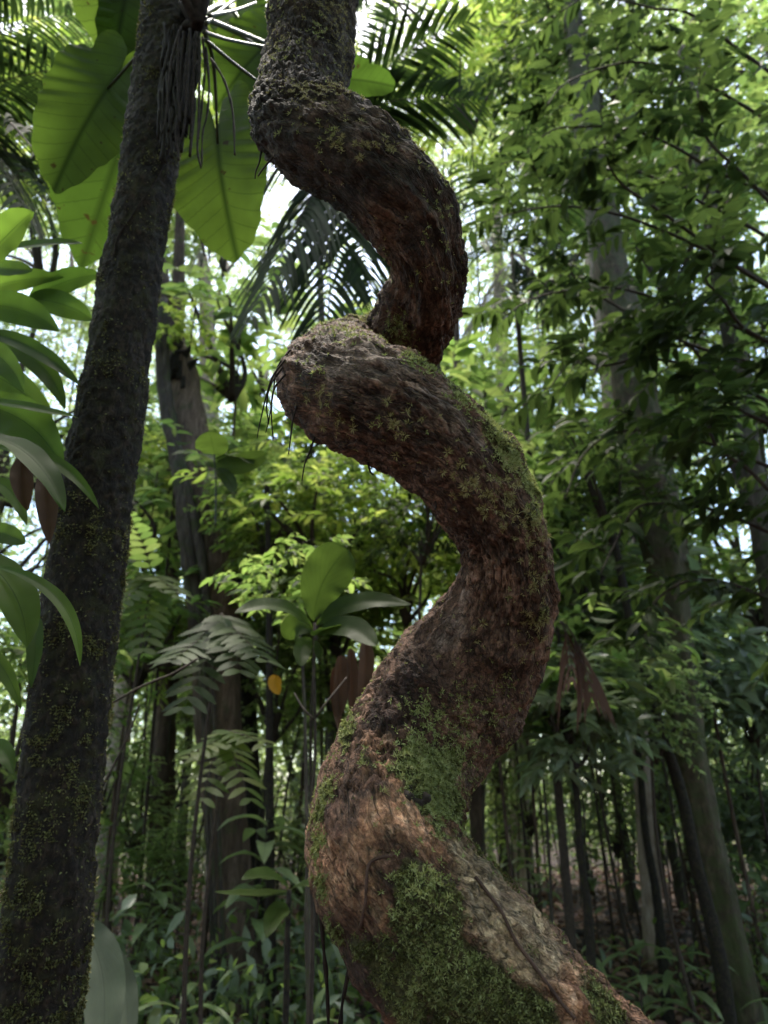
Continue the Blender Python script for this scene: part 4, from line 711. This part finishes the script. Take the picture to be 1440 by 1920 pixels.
for k, (a, b, ya, yb, z0) in enumerate(BR):
    p0, p1, p2 = axis_x(z0), PY(*a, ya), PY(*b, yb); t = np.linspace(0, 1, 9); c_ = bez(p0, 2 * p1 - .5 * (p0 + p2), p2, t); c_ += .02 * rng.normal(size=c_.shape); br = MB(); tube(br, np.hstack([c_, np.linspace(.016, .004, 9)[:, None]]), 7, 60)
    lf = MB(); nt_ = 14
    for j in range(nt_):
        s_ = .25 + .75 * (j + .5) / nt_; o_ = np.array([np.interp(s_, t, c_[:, i]) for i in range(3)]); tg = nrm(c_[-1] - c_[0]); sg = 1 if j % 2 else -1
        sdv = nrm(np.cross(tg, [0, 0, 1])); d_ = nrm(tg * rng.uniform(.3, .9) + sdv * sg * rng.uniform(.3, 1) + np.array([0, 0, rng.uniform(-.75, .35)])); L_ = rng.uniform(.22, .5) * (1.15 - .4 * s_)
        q_ = [o_, o_ + d_ * L_ * .5 + [0, 0, .01], o_ + d_ * L_ - [0, 0, .14 * L_]]; tube(br, [list(q_[0]) + [.003], list(q_[1]) + [.0022], list(q_[2]) + [.001]], 4, 6)
        m = int(8 + L_ * 14); tt = np.linspace(.15, 1, m); bb = bez(q_[0], 2 * q_[1] - .5 * (q_[0] + q_[2]), q_[2], tt); sv = nrm(np.cross(d_, [0, 0, 1])); sgn = np.where(np.arange(m) % 2, 1, -1)[:, None]
        dd = d_ * .8 + sv * sgn * rng.uniform(.6, 1.2, (m, 1)) + rng.normal(size=(m, 3)) * .18; dd[:, 2] -= .45; Lf = rng.uniform(.09, .17, m)
        leaf_cloud(lf, bb, dd, np.array([0, 0, 1.]) + .35 * rng.normal(size=(m, 3)), Lf, Lf * rng.uniform(.3, .4, m), 8, curl=1.3)
    bo = br.obj('branch', M['twig'], bt); lo = lf.obj('leaves', M['leaf_dark'], bt); lo.parent = bo
# small bare twigs crossing the upper left
for k, (lab, pts, Y_) in enumerate([('thin bare dark twig slanting down across the gap left of the mossy trunk', [(20, 230), (70, 290), (110, 350), (150, 430), (160, 480)], 1.9), ('thin dark twig running down right of the mossy trunk below the epiphyte', [(325, 330), (345, 375), (370, 430), (385, 480)], 1.7), ('long bare twig bending down right of the mossy trunk base', [(190, 1330), (260, 1290), (330, 1260), (370, 1235)], 2.0), ('thin branch arching over the low plants beside the mossy trunk', [(150, 1560), (210, 1440), (240, 1380), (262, 1320)], 2.4)]):
    mb = MB(); tube(mb, [list(PY(a, b, Y_)) + [.0035] for a, b in pts], 6, 40, lambda s, t_, r: .001 * noise(np.stack([s * 30, t_, s * 0 + k], -1))); tag(mb.obj('twig', M['twig']), lab, 'twig')
rng = np.random.default_rng(22)
# ------------------------------------------------------------------ understory
ORD = 'first second third fourth fifth sixth seventh eighth ninth tenth eleventh twelfth thirteenth fourteenth fifteenth sixteenth seventeenth eighteenth nineteenth twentieth'.split()
def ordn(i):
    if i < 20: return ORD[i]
    t_, o_ = divmod(i + 1, 10); return ({2: 'twentieth', 3: 'thirtieth', 4: 'fortieth', 5: 'fiftieth'}[t_] if o_ == 0 else {2: 'twenty', 3: 'thirty', 4: 'forty', 5: 'fifty'}[t_] + '-' + ORD[o_ - 1])
def number(objs, desc):
    for i, o in enumerate(sorted(objs, key=lambda o: PX(np.array(o.location) + [0, 0, .4])[0])): o['label'] = f'{desc}, {ordn(i)} from the left'
def copy_thing(o):
    c_ = o.copy(); COL.objects.link(c_)
    for ch in list(o.children):
        d_ = ch.copy(); COL.objects.link(d_); d_.parent = c_
    return c_
def herb(name, cat, group, h, nleaf, ll, lw, matname, spread=1.0, lean=.1, prof=(.7, .9)):
    t_ = thing(name, 'x', cat, (0, 0, 0), group); mb = MB(); tip = np.array([lean, 0, h]); tube(mb, [[0, 0, -.03, .006], [lean * .3, 0, h * .5, .005], [lean, 0, h, .003]], 6, 16); mb.obj('stem', M['twig'], t_)
    for k in range(nleaf):
        f_ = 1 - .55 * (k / nleaf) ** 1.2; o_ = np.array([lean * f_, 0, h * f_]); a = k * 2.4 + rng.uniform(-.3, .3); d_ = np.array([math.cos(a), math.sin(a), 0]); L_ = ll * rng.uniform(.75, 1.15); el = rng.uniform(.15, .7)
        mb = MB(); lance(mb, o_, o_ + d_ * L_ * .45 * spread + [0, 0, L_ * .45 * el + .02], o_ + d_ * L_ * spread - [0, 0, L_ * (.35 - .5 * el)], lw * rng.uniform(.8, 1.15), (0, 0, 1), prof=prof, nu=14, nv=5, seed=k, fold=.15); mb.obj('leaf', M[matname], t_)
    return t_
M['herb'] = leaf_mat('herb_leaf', gr((.08, .12, .05), (.12, .165, .075), (.18, .22, .11)), gr((.20, .30, .08), (.30, .42, .12)), .35, .32, spec=.6, vein=True, vn=8, vstr=.4, veincol=(.03, .06, .02))
kinds = [(herb('seedling', 'seedling', 'low broad-leaved seedlings', .28, 6, .22, .075, 'herb'), 'low seedling with a whorl of broad pale green leaves'),
         (herb('slender_herb', 'herb', 'narrow-leaved herbs', .45, 9, .26, .04, 'herb', prof=(.6, .8)), 'narrow-leaved green herb on the litter'),
         (herb('shrublet', 'shrublet', 'taller leafy shrublets', .95, 15, .25, .08, 'herb', lean=.12), 'knee-high shrublet with many grey-green leaves')]
vis_spots = [[(290, 1790, 4.4), (352, 1840, 3.9), (262, 1885, 3.6), (432, 1800, 6.2), (385, 1890, 4.0), (1130, 1850, 5.5), (1260, 1835, 6.0), (700, 1900, 4), (470, 1900, 4.2), (330, 1760, 6.5), (1020, 1700, 8), (1180, 1740, 8), (560, 1830, 5.5), (1330, 1900, 4.6), (235, 1830, 5)],
             [(480, 1850, 4.6), (310, 1905, 3.9), (545, 1770, 6.5), (975, 1640, 8.5), (1060, 1850, 5.2), (1390, 1750, 7), (1310, 1870, 5.2), (240, 1760, 6), (400, 1830, 5.5), (1200, 1890, 5), (520, 1905, 3.9), (1440, 1830, 5)],
             [(470, 1760, 4.8), (250, 1720, 5.0), (350, 1700, 6.0), (530, 1700, 6), (1000, 1690, 7), (1110, 1640, 9), (1400, 1690, 6.5), (660, 1760, 6), (20, 1700, 6), (1210, 1640, 9), (1320, 1650, 8.5), (1450, 1600, 8), (200, 1690, 7), (420, 1690, 7.5), (960, 1620, 9.5)]]
for (proto, desc), sp_ in zip(kinds, vis_spots):
    objs = []
    for k, (px, py, Y_) in enumerate(sp_):
        o = proto if k == 0 else copy_thing(proto); p_ = PY(px, py, Y_); o.location = (p_[0], p_[1], GZ(p_[0], p_[1])); o.rotation_euler = (0, 0, rng.uniform(0, 6.28)); s = rng.uniform(.9, 1.5); o.scale = (s, s, s); objs.append(o)
    number(objs, desc)
low = []
for k, (px, py, Y_, kd, s_) in enumerate([(930, 1400, 8.5, 'open', .55), (990, 1480, 9.5, 'open', .6), (1120, 1420, 10, 'open', .7), (1150, 1530, 9.0, 'open', .5), (1230, 1450, 10.5, 'open', .75), (1390, 1420, 8.0, 'open', .6), (1430, 1540, 7.5, 'under', .5), (1340, 1480, 11, 'open', .7),
        (200, 1450, 7.0, 'open', .5), (260, 1520, 7.5, 'open', .5), (330, 1430, 8.5, 'open', .6), (350, 1580, 6.4, 'open', .36), (500, 1500, 8.0, 'open', .55), (560, 1600, 7.0, 'open', .4), (20, 1520, 6.5, 'open', .5), (280, 1640, 5.6, 'mid', .28)]):
    low.append(shrub('x', kd, px, py, Y_, s_, 'low shrubs filling the understory', 6))
number(low, 'waist-high grey-green shrub in the understory')
# tall thin saplings standing all through the understory
m_ = thing('slender_sapling', 'x', 'sapling', (0, 0, 0), 'slender saplings in the understory')
mb = MB(); tube(mb, [[0, 0, -.05, .011], [.05, .02, 1.2, .010], [-.04, 0, 2.4, .008], [.03, -.03, 3.6, .005]], 7, 40, lambda s, t_, r: r * .15 * noise(np.stack([s * 5, t_, s * 0], -1))); mb.obj('stem', M['bark_grey'], m_); put_crown(m_, 'sparse', (.03, 0, 3.4), .75)
m2_ = thing('slender_sapling', 'x', 'sapling', (0, 0, 0), 'slender saplings in the understory')
mb = MB(); tube(mb, [[0, 0, -.05, .017], [-.08, .02, 1.6, .015], [.04, 0, 3.4, .012], [.1, -.03, 5.2, .008]], 7, 40, lambda s, t_, r: r * .15 * noise(np.stack([s * 5, t_, s * 0], -1))); mb.obj('stem', M['bark_brown'], m2_); put_crown(m2_, 'sparse', (.1, 0, 5.0), 1.0)
ga, gb = [], []
for k in range(70):
    px = (880 + 560 * rng.random()) if k < 44 else (180 + 480 * rng.random()); Y_ = rng.uniform(5.5, 15); proto, lst = ((m_, ga) if k % 2 else (m2_, gb)); o = proto if not lst else copy_thing(proto); lst.append(o)
    p_ = PY(px, 1500, Y_); o.location = (p_[0], p_[1], GZ(p_[0], p_[1])); s = rng.uniform(.8, 1.3); o.scale = (s, s, s); o.rotation_euler = (rng.uniform(-.06, .06), rng.uniform(-.08, .08), rng.uniform(0, 6.28))
number(ga, 'thin grey sapling stem'); number(gb, 'brown pole sapling stem')
M['leaf_pale'] = leaf_mat('pale_leaf', gr((.06, .075, .05), (.10, .115, .085)), gr((.05, .07, .03), (.08, .10, .045)), .25, .65, vein=True, vn=10, vstr=.3, veincol=(.05, .06, .04))
# big pale drooping leaf in the bottom left, and a broad leaf low at centre
bl = thing('broad_leaf_plant', 'low plant with one big pale drooping leaf at the foot of the mossy trunk', 'plant', tuple(PY(160, 1850, 2.4)[:2]) + (0,))
for k, (a, b, c3, wd, n0, Y_) in enumerate([((140, 1735), (215, 1780), (188, 1990), 78, (.2, -.9, .5), 2.3), ((150, 1760), (260, 1800), (235, 1990), 50, (-.1, -.9, .4), 2.5), ((145, 1750), (120, 1700), (60, 1800), 50, (0, -.7, .7), 2.5)]):
    p_ = [PY(*a, Y_), PY(*b, Y_), PY(*c3, Y_ - .1)]; mb = MB(); lance(mb, *p_, wd * PX(p_[1])[2] / F, n0, prof=(.5, .5), seed=k); mb.obj('leaf', M['leaf_pale'], bl)
mb = MB(); tube(mb, [list(PY(145, 1745, 2.4)) + [.006], list(PY(150, 1850, 2.45)) + [.008], [bl.location[0], bl.location[1], .0, .01]], 6, 16); mb.obj('stem', M['twig'], bl)
bq = thing('broad_leaf_plant', 'dark-stemmed plant with one arching green leaf left of the lower liana', 'plant', tuple(PY(542, 1900, 2.6)[:2]) + (0,))
mb = MB(); tube(mb, [list(PY(542, 1668, 2.6)) + [.008], list(PY(538, 1780, 2.6)) + [.009], list(PY(536, 1900, 2.6)) + [.01], [bq.location[0], bq.location[1], 0, .011]], 8, 30); mb.obj('stem', M['bark_dark'], bq)
for k, (a, b, c3, wd, n0) in enumerate([((542, 1668), (510, 1625), (452, 1650), 40, (0, -.7, .7)), ((545, 1668), (570, 1650), (600, 1665), 22, (0, -.7, .7)), ((540, 1670), (500, 1680), (400, 1672), 22, (0, -.6, .8)), ((542, 1700), (515, 1700), (500, 1760), 40, (0, -.9, .3))]):
    p_ = [PY(*a, 2.6), PY(*b, 2.5), PY(*c3, 2.4)]; mb = MB(); lance(mb, *p_, wd * PX(p_[1])[2] / F, n0, seed=k); mb.obj('leaf', M['sap_leaf'], bq)
# fallen branches on the litter
for lab, a, b, Ya, Yb, r in [('fallen mossy branch lying on the litter right of the liana', (1010, 1690), (1110, 1660), 9, 9.6, .05), ('thin fallen stick at the lower right corner', (1290, 1915), (1400, 1890), 5.0, 5.4, .018), ('fallen stick left of the thin black trunk', (960, 1800), (1080, 1810), 6, 6.3, .02)]:
    p0, p2 = PY(*a, Ya), PY(*b, Yb); p0[2] = GZ(p0[0], p0[1]) + r; p2[2] = GZ(p2[0], p2[1]) + r; md = (p0 + p2) / 2; md[2] += .06; mb = MB(); trunk(mb, [list(p0) + [r], list(md) + [r * .9], list(p2) + [r * .5]], 10, 30, .15, 3); tag(mb.obj('fallen_branch', M['bark_grey']), lab, 'branch')
# dense low foliage nobody could count
def clumps(cent, per, sig, llen, lw, flatn=.5, tm=4):
    m = len(cent); b = np.repeat(cent, per, 0) + rng.normal(size=(m * per, 3)) * sig; d = rng.normal(size=(m * per, 3)); d[:, 2] -= .4; n_ = rng.normal(size=(m * per, 3)) * flatn + [0, 0, 1]
    L_ = llen * rng.uniform(.6, 1.3, m * per); return b, d, n_, L_, L_ * lw * rng.uniform(.8, 1.2, m * per)
m = 2000; az = R(90) + rng.uniform(-R(36), R(36), m); rad = rng.uniform(6.2, 17, m); x, y = rad * np.cos(az), rad * np.sin(az); z = ground_h(x, y) + rng.uniform(.1, 1.0, m) * (.5 + .34 * (rad - 5))
dn = fbm(np.stack([x, y, z * 0], -1), .5, 2, 77); pxx = PX(np.stack([x, y, z], -1))[0]; keep = (dn > -.35) & ~((pxx > 930) & (pxx < 1440) & (rad < 14) & (z < 1.3)); cent = np.stack([x, y, z], -1)[keep]
m = 210; x, y = rng.uniform(-3.4, -.1, m), rng.uniform(4.2, 7.5, m); z = ground_h(x, y) + rng.uniform(.03, .55, m); c2 = np.stack([x, y, z], -1); c2 = c2[fbm(c2, .9, 2, 79) > -.1]; cent = np.vstack([cent, c2])
m = 8; x, y = rng.uniform(.6, 5, m), rng.uniform(6, 9, m); z = ground_h(x, y) + rng.uniform(.03, .35, m); cent = np.vstack([cent, np.stack([x, y, z], -1)])
mb = MB(); b, d, n_, L_, W_ = clumps(cent[::2], 30, np.array([.28, .28, .18]), .14, .36, tm=8); leaf_cloud(mb, b, d, n_, L_, W_, 8)
b, d, n_, L_, W_ = clumps(cent[1::2], 60, np.array([.3, .3, .2]), .075, .42, tm=8); leaf_cloud(mb, b, d, n_, L_, W_, 8, mat=1)
tag(mb.obj('undergrowth', [M['leaf_under'], M['leaf_mid']]), 'dense mass of grey-green undergrowth between the trunks', 'undergrowth', kind='stuff')
rng = np.random.default_rng(23)
# ------------------------------------------------------------------ the wood all round, as one mass
def gapf(c):
    X_, Y_, Z_ = PX(c); ok = Z_ > .5; g_ = np.zeros(len(c))
    for gx, gy, rx, ry, a in GAPS: g_ = np.maximum(g_, a * np.exp(-(((X_ - gx) / rx) ** 2 + ((Y_ - gy) / ry) ** 2) ** 1.5) * ok)
    return g_
GAPS = [(690, 540, 60, 70, .8), (480, 690, 70, 90, .6), (480, 500, 90, 70, .4), (560, 780, 50, 50, .7), (455, 1090, 26, 60, .95), (860, 560, 50, 120, .7), (800, 260, 90, 120, .5), (930, 640, 60, 70, .5), (1330, 1000, 50, 60, .6)]
def wood(m, a0, a1, r0, r1, h1, per, sig, llen, thr, seed):
    az = rng.uniform(R(a0), R(a1), m); rad = rng.uniform(r0, r1, m); z = h1 * rng.random(m) ** 1.0; c_ = np.stack([rad * np.cos(az), rad * np.sin(az), z + .2], -1)
    c_ = c_[(fbm(c_, .33, 3, seed) > thr) & (rng.random(m) > gapf(c_))]; return clumps(c_, per, sig, llen, .45, .8)
mb = MB(); mt = MB()
for args in [(2600, 48, 132, 14, 22, 22, 80, .42, .11, -.25, 201), (2000, 48, 132, 22, 34, 30, 60, .7, .19, -.3, 202), (2200, 40, 140, 32, 42, 9, 50, .8, .3, -.9, 204), (1900, 132, 408, 9, 22, 17, 30, 1.0, .42, -.6, 203)]:
    b, d, n_, L_, W_ = wood(*args); leaf_cloud(mb, b, d, n_, L_, W_, 4)
# unseen leaf clumps added over and behind the camera to shade the foreground
m = 800; c_ = np.stack([rng.uniform(-5, 5, m), rng.uniform(-7, -.4, m), rng.uniform(4.5, 10, m)], -1); b, d, n_, L_, W_ = clumps(c_[fbm(c_, .5, 2, 5) > -.15], 90, .45, .15, .45, .8); leaf_cloud(mb, b, d, n_, L_, W_, 4)
for k in range(60):
    az = rng.uniform(R(50), R(130)); rad = rng.uniform(14, 34); x_, y_ = rad * math.cos(az), rad * math.sin(az); r_ = rng.uniform(.03, .10); hh = rng.uniform(10, 24)
    tube(mt, [[x_, y_, -.1, r_ * 1.2], [x_ + rng.uniform(-.3, .3), y_, hh * .4, r_], [x_ + rng.uniform(-.8, .8), y_, hh, r_ * .5]], 7, 12)
for v_, f4_, m4_ in [(np.concatenate(mt.v), np.concatenate(mt.f4), None)]: mb.add(v_, f4=f4_, mat=1)
tag(mb.obj('far_woodland', [M['leaf_far'], M['bark_grey']]), 'far forest of fine sunlit leaves and thin trunks seen as one mass', 'forest', kind='stuff')
